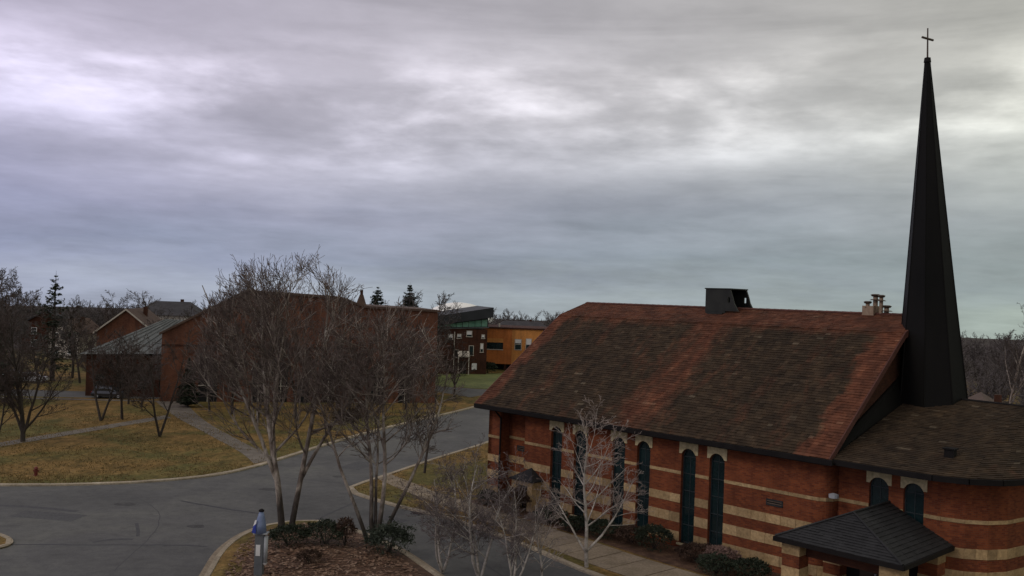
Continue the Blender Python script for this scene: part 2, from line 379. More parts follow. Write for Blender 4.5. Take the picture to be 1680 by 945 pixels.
# church roof shingles: red clay colour with dark lichen that runs down the slope, washed clean
# beside the verges, above the crease and below the ridge cowl
def make_shingle(name, clean=True):
    m, t, b = material(name)
    v = objvec(t)
    s = t.nodes.new('ShaderNodeSeparateXYZ'); t.links.new(v, s.inputs[0])
    x = s.outputs[0]; z = s.outputs[2]
    at = t.nodes.new('ShaderNodeAttribute'); at.attribute_name = 'tone'
    tone = at.outputs['Fac']
    warp = tnoise(t, v, .45, 5, .6, .3)
    red = ramp(t, tone, [(0, (.070, .025, .013)), (.5, (.100, .037, .019)), (.85, (.125, .052, .029)), (1, (.16, .08, .046))])
    dk = ramp(t, tone, [(0, (.022, .0140, .0080)), (.5, (.036, .0235, .0130)), (.9, (.054, .037, .022)), (1, (.09, .07, .046))])
    ln = tnoise(t, v, .42, 6, .62, .5, (1.0, .30, .30))
    ln2 = tnoise(t, v, 2.0, 5, .65, .3, (1., .7, .7))
    lich = mth(t, 'ADD', ln, mth(t, 'MULTIPLY', mth(t, 'SUBTRACT', ln2, .5), .45))
    if clean:
        xw = mth(t, 'ADD', x, mth(t, 'MULTIPLY', mth(t, 'SUBTRACT', warp, .5), 3.2))
        def band(c, wd, soft):
            d = mth(t, 'ABSOLUTE', mth(t, 'SUBTRACT', xw, c))
            r_ = t.nodes.new('ShaderNodeMapRange'); r_.interpolation_type = 'SMOOTHSTEP'
            r_.inputs[1].default_value = wd; r_.inputs[2].default_value = wd + soft; r_.inputs[3].default_value = 1; r_.inputs[4].default_value = 0
            t.links.new(d, r_.inputs[0]); return r_.outputs[0]
        cl = mth(t, 'MAXIMUM', band(-20.2, .9, 1.2), mth(t, 'MULTIPLY', band(-4.3, .4, 2.6), .56))
        cl = mth(t, 'MAXIMUM', cl, band(10.3, 1.3, 1.3))
        up = t.nodes.new('ShaderNodeMapRange'); t.links.new(mth(t, 'ADD', z, mth(t, 'MULTIPLY', warp, .6)), up.inputs[0])
        up.inputs[1].default_value = 14.3; up.inputs[2].default_value = 15.1; up.inputs[3].default_value = 0; up.inputs[4].default_value = .75
        cl = mth(t, 'MAXIMUM', cl, up.outputs[0])
        fac = mth(t, 'SUBTRACT', mth(t, 'ADD', lich, .22), mth(t, 'MULTIPLY', cl, .55))
    else:
        fac = mth(t, 'ADD', lich, .34)
    f = ramp(t, fac, [(.32, (0, 0, 0)), (.66, (1, 1, 1))])
    c = mixc(t, f, red, dk)
    # crusts of paler lichen and darker moss, some shingles wide
    bl = tnoise(t, v, 1.5, 6, .65, .6, (1., .55, .55))
    c = mixc(t, 1.0, c, ramp(t, bl, [(.30, (.62, .60, .58)), (.48, (.98, .98, .98)), (.60, (1.18, 1.16, 1.12)), (.74, (1.75, 1.72, 1.6))]), 'MULTIPLY')
    lb_ = tnoise(t, v, .9, 4, .6, .4, (.8, .5, .5))
    c = mixc(t, 1.0, c, ramp(t, lb_, [(.35, (.80, .82, .82)), (.65, (1.2, 1.16, 1.12))]), 'MULTIPLY')
    t.links.new(c, b.inputs['Base Color']); b.inputs['Roughness'].default_value = .9; b.inputs['Specular IOR Level'].default_value = .2
    return m
M_shingle = make_shingle('clay_shingle')
M_shingle2 = make_shingle('clay_shingle_low', False)


# ================================================================== setting: ground, roads, lawns
def sheet(name, poly, z, mat, parent=None):
    m = MB(); i = len(m.v); m.v = [(x, y, z) for x, y in poly]; m.f = [tuple(range(len(poly)))]
    return m.build(name, mat, parent)
def raised(name, poly, z0, z1, mat, parent=None):
    a = sum(poly[i][0] * poly[(i + 1) % len(poly)][1] - poly[(i + 1) % len(poly)][0] * poly[i][1] for i in range(len(poly)))
    if a < 0: poly = poly[::-1]
    return MB().prism_z(poly, z0, z1).build(name, mat, parent)
def smooth_line(pts, n=5):
    o = []
    P = [Vector(p) for p in pts]
    for i in range(len(P) - 1):
        p0, p1, p2, p3 = P[max(i - 1, 0)], P[i], P[i + 1], P[min(i + 2, len(P) - 1)]
        for k in range(n):
            t = k / n
            o.append(.5 * ((2 * p1) + (p2 - p0) * t + (2 * p0 - 5 * p1 + 4 * p2 - p3) * t * t + (3 * p1 - p0 - 3 * p2 + p3) * t ** 3))
    o.append(P[-1]); return [tuple(p) for p in o]
def offset(pts, d):
    o = []
    for i, p in enumerate(pts):
        a = Vector(pts[max(i - 1, 0)]); b = Vector(pts[min(i + 1, len(pts) - 1)])
        t = (b - a).normalized(); n = Vector((-t.y, t.x)); o.append(tuple(Vector(p) + n * d))
    return o

g = MB()
rings = [0, 30, 60, 100, 150, 200, 260, 330, 420, 600, 900, 1500, 2600, 4500, 8000]; NS = 72
for r in rings:
    for k in range(NS):
        a = 2 * math.pi * k / NS; g.v.append((r * math.cos(a), r * math.sin(a), ground_z(r, 0)))
for i in range(len(rings) - 1):
    for k in range(NS):
        q = (k + 1) % NS; g.f.append((i * NS + k, (i + 1) * NS + k, (i + 1) * NS + q, i * NS + q))
ground = struct(g.build('ground', M_grass, smooth=True))

far_kerb = smooth_line([(-75, 70.0), (-55, 70.6), (-39.1, 72.3), (-33.9, 73.4), (-29.4, 75.1), (-24.8, 78.6), (-22.4, 83.1), (-20.8, 88.4), (-18.4, 97), (-14.9, 107.9), (-10.3, 119.3), (-6.2, 129.5), (-2.5, 140), (3, 156), (10, 176)])
near_ne = smooth_line([(19, 172), (12, 150), (5, 125), (-1.9, 103), (-6.7, 91.6), (-10.3, 82.4), (-12.5, 77.0), (-12.6, 75.0), (-11.2, 72.8), (-8.3, 70.0), (-5.6, 67.8), (-3.2, 65.6), (1.3, 60.0), (6.0, 53.2), (16.2, 42.6), (26, 32)])
road = struct(sheet('road', far_kerb + near_ne + [(26, 8), (-75, 8)], .012, M_asphalt))
lawn_l = struct(raised('lawn', offset(far_kerb, .5) + [(8, 178), (-30, 178), (-75, 135)], -.05, .10, M_grass))
verge = struct(raised('verge', offset(near_ne, .45) + [(60, 32), (60, 172)], -.05, .10, M_grass))

def kerb_run(name, line, width, step, parent_mat=M_kerb, z1=.14):
    root = MB()
    # backing strip under the kerb stones
    a, b = line, offset(line, width)
    for i in range(len(a) - 1):
        root.hexa([(*a[i], -.02), (*a[i + 1], -.02), (*b[i + 1], -.02), (*b[i], -.02), (*a[i], z1 - .03), (*a[i + 1], z1 - .03), (*b[i + 1], z1 - .03), (*b[i], z1 - .03)])
    ro = struct(root.build(name, M_kerb))
    # kerb stones along the run
    d = [0]
    for i in range(len(line) - 1): d.append(d[-1] + (Vector(line[i + 1]) - Vector(line[i])).length)
    def at(t):
        for i in range(len(line) - 1):
            if d[i + 1] >= t or i == len(line) - 2:
                f = (t - d[i]) / max(1e-6, d[i + 1] - d[i]); return Vector(line[i]).lerp(Vector(line[i + 1]), f), (Vector(line[i + 1]) - Vector(line[i])).normalized()
    t = 0
    while t < d[-1] - .1:
        e_ = min(t + step - .03, d[-1])
        p, tp = at(t); q, tq = at(e_)
        n1_ = Vector((-tp.y, tp.x)); n2_ = Vector((-tq.y, tq.x)); h = z1 + rnd.uniform(-.006, .006)
        i0, i1 = -.02, width + .02
        m = MB()
        P = [p + n1_ * i0, q + n2_ * i0, q + n2_ * i1, p + n1_ * i1]
        m.hexa([(*c, -.02) for c in P] + [(*(p + n1_ * (i0 + .04)), h), (*(q + n2_ * (i0 + .04)), h), (*(q + n2_ * i1), h), (*(p + n1_ * i1), h)])
        m.build('kerb_stone', M_kerb, ro)
        t += step
    return ro
kerb_run('kerb', far_kerb[8:], .5, 3.0)
kerb_run('kerb', near_ne[8:], .40, 2.5)

# seal lines and marks on the asphalt
def strip(name, pts, wd, z, mat, parent, jit=.0):
    pts = smooth_line(pts, 8)
    if jit: pts = [(x + rnd.uniform(-jit, jit), y + rnd.uniform(-jit, jit)) for x, y in pts]
    a, b = offset(pts, wd / 2), offset(pts, -wd / 2); m = MB()
    for i in range(len(pts) - 1): m.quad((*b[i], z), (*b[i + 1], z), (*a[i + 1], z), (*a[i], z))
    return m.build(name, mat, parent)
strip('crack_seal', [(-24.1, 69.5), (-22.2, 68.5), (-20.1, 67.5), (-18.6, 66.9), (-17.0, 66.2)], .22, .018, M_tar, road, .03)
strip('crack_seal', [(-33.5, 56.1), (-30.4, 56.5), (-26, 56.9), (-20.1, 57.6), (-18.2, 57.5)], .13, .018, M_tar, road, .03)
strip('crack_seal', [(-13.2, 64.9), (-12.4, 67.6), (-11.4, 70.9)], .14, .018, M_tar, road, .03)
strip('crack_seal', [(-45, 60.6), (-36, 60.2), (-31.5, 60.9)], .07, .018, M_tyre_mark, road, .04)
strip('tyre_scuff', [(-25.3, 57.6), (-24.4, 58.4), (-23.2, 58.6)], .30, .017, M_tyre_mark, road)
strip('tyre_scuff', [(-24.6, 62.6), (-23.7, 60.6), (-23.2, 59.3)], .22, .016, M_tyre_mark, road)
strip('tyre_scuff', [(-38.5, 66.0), (-34, 66.1), (-29.8, 65.2)], .5, .015, M_tyre_mark, road)
M_patch = noisy('asphalt_patch', [(.3, (.060, .060, .060)), (.7, (.082, .082, .080))], 1.2, fine=6)
M_oil = noisy('oil_stain', [(.4, (.045, .044, .042)), (.7, (.075, .074, .07))], 1.5, fine=5)
sheet('repair_patch', [(-33.5, 63.2), (-28.9, 62.4), (-28.6, 64.3), (-33.2, 65.0)], .0165, M_patch, road)
sheet('repair_patch', [(-15.2, 84.4), (-13.2, 83.8), (-11.9, 87.5), (-14.0, 88.2)], .0165, M_patch, road)
sheet('repair_patch', [(-9.3, 66.4), (-7.4, 64.9), (-6.6, 65.8), (-8.6, 67.3)], .0165, M_patch, road)
strip('crack_seal', [(-22.0, 80.3), (-18.6, 79.4), (-15.0, 78.2), (-12.7, 77.4)], .10, .018, M_tar, road, .05)
strip('crack_seal', [(-17.4, 90.0), (-13.9, 92.0), (-10.8, 92.3), (-8.0, 91.2)], .10, .018, M_tar, road, .05)
strip('crack_seal', [(-4.4, 62.0), (-3.0, 59.2), (-1.2, 56.0), (.6, 52.5)], .10, .018, M_tar, road, .04)
strip('crack_seal', [(-28, 70.6), (-24.5, 66), (-22.6, 60.5), (-21.6, 52)], .06, .017, M_tyre_mark, road, .05)
for ox, oy, orr in ((-27.5, 67.8, .6), (-20.5, 62.3, .45), (-18.9, 74.5, .6), (-35.5, 58.2, .5), (-2.6, 60.7, .5), (-14.4, 80.6, .45)):
    sheet('oil_stain', [(ox + orr * (1 + .35 * mnoise.noise(Vector((k * .9, ox, oy)))) * math.cos(k * .524) * 1.3, oy + orr * (1 + .35 * mnoise.noise(Vector((k * .9, ox, oy)))) * math.sin(k * .524)) for k in range(12)], .0155, M_oil, road)
# storm drain lid set in the near kerb
dg = empty('storm_drain', (-6.3, 67.9, 0.012), R(-42), 'dark storm drain grate in the gutter beside the church verge', 'drain')
MB().box(-.5, .5, -.32, .32, 0, .03).build('frame', M_post, dg)
for k in range(7): MB().box(-.44 + k * .135, -.37 + k * .135, -.28, .28, .03, .045).build('bar', M_gutter, dg)

# planted island and the small median tip at the left
island_e = smooth_line([(-15.2, 44), (-15.9, 48.5), (-16.5, 52.5), (-17.0, 56), (-17.05, 58.8), (-16.7, 61.3), (-15.8, 63.2), (-14.2, 64.5), (-12.4, 64.5), (-10.8, 63.3), (-9.2, 61.7), (-6.4, 58.1), (-3.8, 53.4), (-1.0, 48), (2.5, 42)])
isl = MB(); inner = offset(island_e, -.3)
cx, cy = -9.5, 53.0
ringsn = 10
for k in range(ringsn + 1):
    f = k / ringsn
    for x, y in inner:
        px, py = x + (cx - x) * f, y + (cy - y) * f
        isl.v.append((px, py, .10 + .42 * (1 - (1 - f) ** 2) + .05 * mnoise.noise(Vector((px, py, 0)))))
nI = len(inner)
for k in range(ringsn):
    for j in range(nI - 1):
        isl.f.append((k * nI + j, k * nI + j + 1, (k + 1) * nI + j + 1, (k + 1) * nI + j)[::-1])
    isl.f.append((k * nI + nI - 1, k * nI, (k + 1) * nI, (k + 1) * nI + nI - 1)[::-1])
island = struct(isl.build('mulch_bed', M_mulch, smooth=True))
# thin strip of grass along the island's left edge
a, b = offset(island_e, -.32)[6:44], offset(island_e, -1.9)[6:44]
m = MB()
for i in range(len(a) - 1):
    m.quad((*a[i], .13), (*b[i], .28), (*b[i + 1], .28), (*a[i + 1], .13))
struct(m.build('grass_strip', M_grass))
kerb_run('kerb', offset(island_e, -.3)[::1], .3, 1.6, z1=.15)
gp_a, gp_b = offset(island_e, .38), offset(island_e, .0)
m = MB()
for i in range(len(gp_a) - 1): m.quad((*gp_a[i], .017), (*gp_b[i], .022), (*gp_b[i + 1], .022), (*gp_a[i + 1], .017))
struct(m.build('gutter_pan', M_conc))
med = smooth_line([(-36, 53.5), (-33, 53.9), (-30.7, 54.6), (-29.75, 55.6), (-29.7, 56.6), (-30.3, 57.6), (-31.4, 58.5), (-33, 59.1), (-36, 59.4)], 4)
struct(raised('median', med, 0, .10, M_grass))
kerb_run('kerb', offset(med, 0), .28, 1.5, z1=.14)

# dead leaves and bark chips
def litter(name, n, sample, size, mat):
    m = MB()
    for _ in range(n):
        x, y, z = sample(); s = size * rnd.choice((.35, .5, .6, .8, 1.0, 1.5)) * rnd.uniform(.8, 1.2); a = rnd.uniform(0, 6.28); t = rnd.uniform(-.6, .6); u = rnd.uniform(-.6, .6)
        dx, dy = math.cos(a) * s, math.sin(a) * s
        m.quad((x - dx, y - dy, z + .02 - t * s * .4 + .02), (x + dy * .5, y - dx * .5, z + .02 + u * s * .3 + .03), (x + dx, y + dy, z + .02 + t * s * .4 + .03), (x - dy * .5, y + dx * .5, z + .02 - u * s * .3 + .02))
    return stuff(tag(m.build(name, mat), 'dead leaves and bark chips scattered over the mulch island', 'leaves'))
def in_poly(x, y, P):
    c = False; j = len(P) - 1
    for i in range(len(P)):
        if (P[i][1] > y) != (P[j][1] > y) and x < (P[j][0] - P[i][0]) * (y - P[i][1]) / (P[j][1] - P[i][1]) + P[i][0]: c = not c
        j = i
    return c
inn2 = offset(island_e, -1.0)
def isl_height(x, y):
    # the same mound as the bed
    best = 1e9
    for i in range(0, nI, 2):
        ax, ay = inner[i]; d_ = math.hypot(x - ax, y - ay)
        best = min(best, d_)
    f = max(0, min(1, best / (best + math.hypot(x - cx, y - cy) + 1e-6)))
    return .10 + .42 * (1 - (1 - f) ** 2) + .05 * mnoise.noise(Vector((x, y, 0)))
def samp_isl():
    while True:
        x, y = rnd.uniform(-16.5, 0), rnd.uniform(48, 64)
        if in_poly(x, y, inn2): return x, y, isl_height(x, y) + .01
litter('leaf_litter', 6500, samp_isl, .12, M_litter)
# tufts of longer winter grass on the lawn and the corner verge
M_tuft = noisy('straw_tuft', [(.3, (.08, .062, .022)), (.5, (.19, .132, .05)), (.7, (.32, .23, .11))], .6, bstr=0)
tf = MB(); lawn_poly = offset(far_kerb, .6) + [(8, 178), (-30, 178), (-75, 135)]; verge_poly = offset(near_ne, .5) + [(60, 32), (60, 172)]
cnt = 0
while cnt < 15000:
    if rnd.random() < .8:
        y = 72 + 45 * rnd.random() ** 1.6; x = rnd.uniform(-58, -14)
        if not in_poly(x, y, lawn_poly): continue
    else:
        x, y = rnd.uniform(-13, 2), rnd.uniform(62, 100)
        if not in_poly(x, y, verge_poly): continue
    if mnoise.noise(Vector((x * .22, y * .22, 3))) < rnd.uniform(-.35, .3): continue
    h = rnd.uniform(.05, .17)
    for _ in range(3):
        a = rnd.uniform(0, 6.28); d = rnd.uniform(.03, .11); ex, ey = math.cos(a), math.sin(a)
        tf.tri((x - ey * .03, y + ex * .03, .09), (x + ey * .03, y - ex * .03, .09), (x + ex * d, y + ey * d, .10 + h))
    cnt += 1
stuff(tag(tf.build('grass_tufts', M_tuft), 'straw coloured grass tufts over the lawns beside the road', 'grass'))

# ---- paths
def slab_path(name, left, right, z0, z1, step, mat):
    base = MB()
    L_, R_ = smooth_line(left, 6), smooth_line(right, 6)
    for i in range(len(L_) - 1):
        base.hexa([(*R_[i], z0), (*R_[i + 1], z0), (*L_[i + 1], z0), (*L_[i], z0), (*R_[i], z1 - .025), (*R_[i + 1], z1 - .025), (*L_[i + 1], z1 - .025), (*L_[i], z1 - .025)])
    ro = struct(base.build(name, M_gutter if False else M_mulch))
    n = len(L_) - 1
    tot = sum((Vector(L_[i + 1]) - Vector(L_[i])).length for i in range(n)); k = max(1, int(tot / step))
    def at(P, f):
        f = f * n; i = min(int(f), n - 1); return Vector(P[i]).lerp(Vector(P[i + 1]), f - i)
    for j in range(k):
        f0, f1 = j / k, (j + 1 - .035 * 1.5 / step) / k
        a_, b_, c_, d_ = at(R_, f0), at(R_, f1), at(L_, f1), at(L_, f0)
        h = z1 + rnd.uniform(-.006, .008)
        MB().hexa([(*a_, z0), (*b_, z0), (*c_, z0), (*d_, z0), (*a_, h), (*b_, h + .003), (*c_, h), (*d_, h - .003)]).build('slab', mat, ro)
    return ro
slab_path('sidewalk', [(-10.2, 82.0), (-7.4, 77.9), (-5.0, 74.4), (-1.1, 70.1), (1.6, 66.6), (4.7, 62.9), (10, 56.4), (19, 47.0), (28, 37.6)],
          [(-11.2, 80.2), (-8.9, 76.4), (-6.6, 73.0), (-3.1, 68.6), (-.7, 64.9), (2.3, 60.5), (7.2, 53.9), (16.6, 44.0), (26, 34)], .06, .135, 1.55, M_conc)
slab_path('footpath', [(-54.6, 75), (-49.4, 91.0), (-45.8, 102), (-41.8, 114)], [(-53.0, 73.6), (-48.0, 89.2), (-44.4, 100), (-40.3, 112)], .06, .13, 1.8, M_path)
slab_path('walkway', [(-48.4, 128), (-41.2, 114.8), (-33.9, 103.2), (-26.3, 91.3), (-22.8, 84.6)], [(-44.6, 128.5), (-36.6, 112), (-30.2, 101), (-23.6, 90.6), (-21.4, 87.6)], .06, .125, 2.0, M_path)
slab_path('back_sidewalk', [(-80, 125.4), (-68, 126.2), (-49, 128.2)], [(-80, 124.2), (-68, 125.0), (-47.6, 127.0)], .06, .135, 2.2, M_path)
struct(sheet('back_road', [(-80, 127.2), (-66, 128.2), (-49, 130.0), (-49, 137), (-66, 136), (-80, 135)], .108, M_asphalt))
struct(sheet('green_lawn', [(-16, 163), (-2, 160), (3, 178), (2, 196), (-15, 186)], .115, M_green))
struct(sheet('far_drive', [(-16, 158), (-6, 146), (0, 158), (-14, 162)], .112, M_asphalt))

# ================================================================== church
CH = empty('church', (11.77, 60.48, 0), R(133.82 - 180),
           'long red brick church with cream stone bands, brown shingle roof and dark spire', 'church')
XL, XR = -19.11, 9.35
WIN = [-11.69, -9.35, -5.77, -3.6, .06, 2.22]
HW, SILL, SPRING, APEX = .56, .42, 6.02, 6.58
WALLTOP = 7.55
def arch_pts(xc, hw, spring, n=10):
    return [(xc + hw * math.cos(math.pi * k / n), spring + hw * math.sin(math.pi * k / n)) for k in range(n, -1, -1)]
def wall_with_arches(mb, x0, x1, z1, wins, y0, y1, sill=SILL, hw=HW, spring=SPRING):
    x = x0
    for xc in wins:
        mb.box(x, xc - hw, y0, y1, 0, z1)
        mb.box(xc - hw, xc + hw, y0, y1, 0, sill)
        ap = arch_pts(xc, hw, spring)
        for (ax, az), (bx, bz) in zip(ap, ap[1:]): mb.prism_y([(ax, az), (bx, bz), (bx, z1), (ax, z1)], y0, y1)
        x = xc + hw
    mb.box(x, x1, y0, y1, 0, z1)
w_ = MB(); wall_with_arches(w_, -15.02, XR - .6, WALLTOP, WIN, 0, .5)
# left pier and the recess beside it
w_.box(XL, -17.75, 0, .5, 0, WALLTOP); w_.box(-17.75, -15.02, 1.0, 1.5, 0, WALLTOP)
w_.box(-17.95, -17.75, .5, 1.5, 0, WALLTOP); w_.box(-15.02, -14.8, .5, 1.5, 0, WALLTOP)
# rounded corner by the choir
cor = [(XR - .6, 0)]
for k in range(1, 9):
    a_ = math.pi / 2 * k / 8; cor.append((XR - .6 + 1.0 * math.sin(a_), 1.0 - 1.0 * math.cos(a_)))
cor += [(XR + .4, 1.9), (XR - .6, 1.9)]
w_.prism_z(cor, 0, WALLTOP)
w_.build('nave_wall', M_brick, CH)
# back, far gable
bk = MB(); bk.box(XL, XR, 17.6, 18.0, 0, WALLTOP)
RY, RZ, CY, CZ, EY, EZ = 12.17, 15.69, 8.70, 14.58, -.82, 7.45
BCY, BEY = 14.5, 18.5
def roofz(y):
    return EZ + (y - EY) * (CZ - EZ) / (CY - EY) if y < CY else CZ + (y - CY) * (RZ - CZ) / (RY - CY)
gp = [(0, 0), (18.0, 0), (18.0, 8.0), (BCY, CZ - .35), (RY, RZ - .35), (CY, CZ - .35), (0, roofz(0) - .35)]
def gable(mb, x0, x1):
    i = len(mb.v); n = len(gp)
    mb.v += [(x0, y, z) for y, z in gp] + [(x1, y, z) for y, z in gp]
    mb.f += [tuple(range(i + n - 1, i - 1, -1)), tuple(range(i + n, i + 2 * n))]
    for k in range(n):
        j = (k + 1) % n; mb.f.append((i + k, i + j, i + n + j, i + n + k))
gable(bk, XL + .01, XL + .4)
bk.build('back_wall', M_brick, CH)
g2 = MB(); gp[0] = (1.9, 0); gp[-1] = (1.9, roofz(1.9) - .35); gable(g2, XR - .35, XR + .05); g2.build('gable_wall', M_brick_dark, CH)  # near gable in darker brick than the nave: its shade is painted in

# --- roof deck and shingle courses
RXL, RXR = -19.9, 10.08
prof = [(EY, EZ), (CY, CZ), (RY, RZ), (BCY, CZ), (BEY, EZ)]
dk = MB()
for (ya, za), (yb, zb) in zip(prof, prof[1:]):
    dk.hexa([(RXL, ya, za - .30), (RXR, ya, za - .30), (RXR, yb, zb - .30), (RXL, yb, zb - .30), (RXL, ya, za - .04), (RXR, ya, za - .04), (RXR, yb, zb - .04), (RXL, yb, zb - .04)])
roof = dk.build('roof', M_roof_brown, CH)
def shingles(name, x0f, x1f, p0, p1, expo, wid, mat, parent, r=rnd, bow=.0):
    """courses of slightly uneven shingles from the low edge p0 to the high edge p1 (y, z)"""
    mb = MB(); tones = []
    A = Vector((0, p0[0], p0[1])); B = Vector((0, p1[0], p1[1])); L = (B - A).length; t = (B - A) / L
    nrm = Vector((0, -t.z, t.y)) if t.y > 0 else Vector((0, t.z, -t.y))
    if nrm.z < 0: nrm = -nrm
    nc = int(L / expo)
    for c in range(nc):
        s0 = c * L / nc; s1 = min(s0 + L / nc * 1.25, L)
        xa, xb = x0f(s0 / L), x1f(s0 / L)
        x = xa - r.uniform(0, wid)
        ctone = r.gauss(0, .05)
        while x < xb:
            x2 = x + wid * r.uniform(.7, 1.4)
            u, v_ = max(x, xa), min(x2, xb)
            if v_ - u > .02:
                h = .045 + r.uniform(-.012, .018); lift = s0 + r.uniform(-.025, .02)
                a0 = A + t * lift; a1 = A + t * s1
                tp0 = a0 + nrm * h; tp1 = a1 + nrm * .012
                mb.hexa([(u, a0.y, a0.z), (v_, a0.y, a0.z), (v_, a1.y, a1.z), (u, a1.y, a1.z),
                         (u, tp0.y, tp0.z), (v_, tp0.y, tp0.z), (v_, tp1.y, tp1.z), (u, tp1.y, tp1.z)])
                tn = min(1, max(0, .5 + ctone + r.gauss(0, .17) + (.22 if r.random() < .02 else 0)))
                tones += [tn] * 8
            x = x2
    o = mb.build(name, mat, parent)
    at = o.data.attributes.new('tone', 'FLOAT', 'POINT'); at.data.foreach_set('value', tones)
    return stuff(o)
K = lambda v: (lambda f: v)
shingles('shingles', K(RXL), K(RXR), (EY, EZ), (CY, CZ), .24, .42, M_shingle, roof)
shingles('shingles', K(RXL), K(RXR), (CY - .12, CZ - .03), (RY, RZ), .24, .42, M_shingle, roof)
shingles('shingles', K(RXL), K(RXR), (BEY, EZ), (BCY, CZ), .5, .8, M_shingle, roof)
shingles('shingles', K(RXL), K(RXR), (BCY + .12, CZ - .03), (RY, RZ), .5, .8, M_shingle, roof)
# ridge cap tiles, verges, gutter
x = RXL - .02
M_ridge = noisy('ridge_tile', [(.3, (.070, .026, .018)), (.7, (.115, .044, .032))], 1.5, rand=.2)
for k in range(int((RXR - RXL) / .6)):
    x0 = RXL + k * .6
    m = MB()
    for sgn in (-1, 1):
        m.hexa([(x0, RY, RZ + .05), (x0 + .585, RY, RZ + .05), (x0 + .585, RY + sgn * .26, RZ - .02), (x0, RY + sgn * .26, RZ - .02),
                (x0, RY, RZ + .12), (x0 + .585, RY, RZ + .105), (x0 + .585, RY + sgn * .26, RZ + .035), (x0, RY + sgn * .26, RZ + .05)])
    m.build('ridge_tile', M_ridge, roof)
for (ya, za), (yb, zb) in zip(prof, prof[1:]):
    for xx in (RXL - .09, RXR + .01):
        MB().hexa([(xx, ya, za - .36), (xx + .08, ya, za - .36), (xx + .08, yb, zb - .36), (xx, yb, zb - .36), (xx, ya, za + .06), (xx + .08, ya, za + .06), (xx + .08, yb, zb + .06), (xx, yb, zb + .06)]).build('verge_board', M_ridge, roof)
gt = MB(); gt.box(RXL, RXR + .3, EY - .16, EY - .005, EZ - .30, EZ + .0); gt.box(RXL, RXR, EY - .01, -.01, EZ - .36, EZ - .305)
gt.build('gutter', M_gutter, CH)
dp = MB().tube([(-17.62, -.12, 0), (-17.62, -.12, 6.5), (-17.62, -.75, 7.1)], [.07] * 3, 8); dp.build('downpipe', M_gutter, CH)

# --- windows
def arch_window(parent, xc, hw, spring, sill, y, name='window', rows=5, rot=None):
    fr = MB(); t = .07; ap = arch_pts(xc, hw, spring); ai = arch_pts(xc, hw - t, spring)
    for k in range(len(ap) - 1):
        fr.prism_y([ai[k], ai[k + 1], ap[k + 1], ap[k]], y, y + .09)
    fr.box(xc - hw, xc - hw + t, y, y + .09, sill, spring); fr.box(xc + hw - t, xc + hw, y, y + .09, sill, spring)
    fr.box(xc - hw + t, xc + hw - t, y, y + .09, sill, sill + t)
    H_ = spring - sill
    zs = [sill + t + (H_ - t) * k / rows for k in range(rows + 1)]
    for z in zs[1:]: fr.box(xc - hw + t, xc + hw - t, y + .012, y + .08, z - .028, z + .028)
    fr.box(xc - .02, xc + .02, y + .012, y + .08, sill + t, spring + hw - t)
    fo = fr.build(name, M_frame, parent)
    for k in range(rows):
        dy = rnd.uniform(-.01, .01)
        for u0, u1 in ((xc - hw + t, xc - .021), (xc + .021, xc + hw - t)):
            MB().box(u0, u1, y + .04 + dy, y + .06 + dy, zs[k] + .029, zs[k + 1] - .029).build('pane', M_glass, fo)
    pp = [(xc + hw - t, spring + .029)] + arch_pts(xc, hw - t - .002, spring + .029)[::-1][1:-1] + [(xc - hw + t, spring + .029)]
    MB().prism_y(pp[::-1], y + .04, y + .06).build('pane', M_glass, fo)
    return fo
def surround(parent, xc, hw, spring, y, wl=.72, ztop=7.0, zbot=6.22):
    m = MB(); ap = arch_pts(xc, hw, spring)
    zb = max(zbot, spring)
    m2 = [(p, q) for p, q in zip(ap, ap[1:])]
    for (ax, az), (bx, bz) in m2:
        if max(az, bz) > zb - .25: m.prism_y([(ax, max(az, zb - .0)), (bx, max(bz, zb - .0)), (bx, ztop), (ax, ztop)], y - .05, y + .02)
    m.box(xc - wl, xc - hw, y - .05, y + .02, zb, ztop); m.box(xc + hw, xc + wl, y - .05, y + .02, zb, ztop)
    return m.build('arch_stone', M_stone_pale, parent)
for xc in WIN:
    arch_window(CH, xc, HW, SPRING, SILL, .22)
    surround(CH, xc, HW, SPRING, 0)
    MB().box(xc - HW - .12, xc + HW + .12, -.14, .3, SILL - .12, SILL).build('sill', M_stone_pale, CH)
# --- stone bands: string course and three broad bands of blocks, broken by the windows
def spans(x0, x1, wins, pad):
    o = []; x = x0
    for xc in wins:
        if xc - HW - pad > x: o.append((x, xc - HW - pad))
        x = xc + HW + pad
    o.append((x, x1)); return o
BANDS = [(4.84, 5.04, 1.6), (2.98, 3.52, .95), (1.70, 2.32, .95), (.50, 1.10, .95)]
def block(x0, x1, y0, y1, z0, z1, parent):
    j = rnd.uniform(0, .014)
    m = MB().hexa([(x0, y0 - j, z0), (x1, y0 - j, z0), (x1, y1, z0), (x0, y1, z0), (x0, y0 - j, z1), (x1, y0 - j, z1), (x1, y1, z1), (x0, y1, z1)])
    return m.build('stone_block', M_stone, parent)
bands_root = CH
def band_run(x0, x1, ya, z0, z1, ln, proud):
    n = max(1, round((x1 - x0) / ln)); s = (x1 - x0) / n
    for k in range(n): block(x0 + k * s + .008, x0 + (k + 1) * s - .008, ya - proud, ya + .05, z0, z1, CH)
for z0, z1, ln in BANDS:
    pr = .03 if ln > 1 else .018
    for a, b in spans(-15.0, XR - .6, WIN, .0): band_run(a, b, 0, z0, z1, ln, pr)
    band_run(XL, -17.76, 0, z0, z1, ln, pr); band_run(-17.74, -15.03, 1.0, z0, z1, ln, pr)
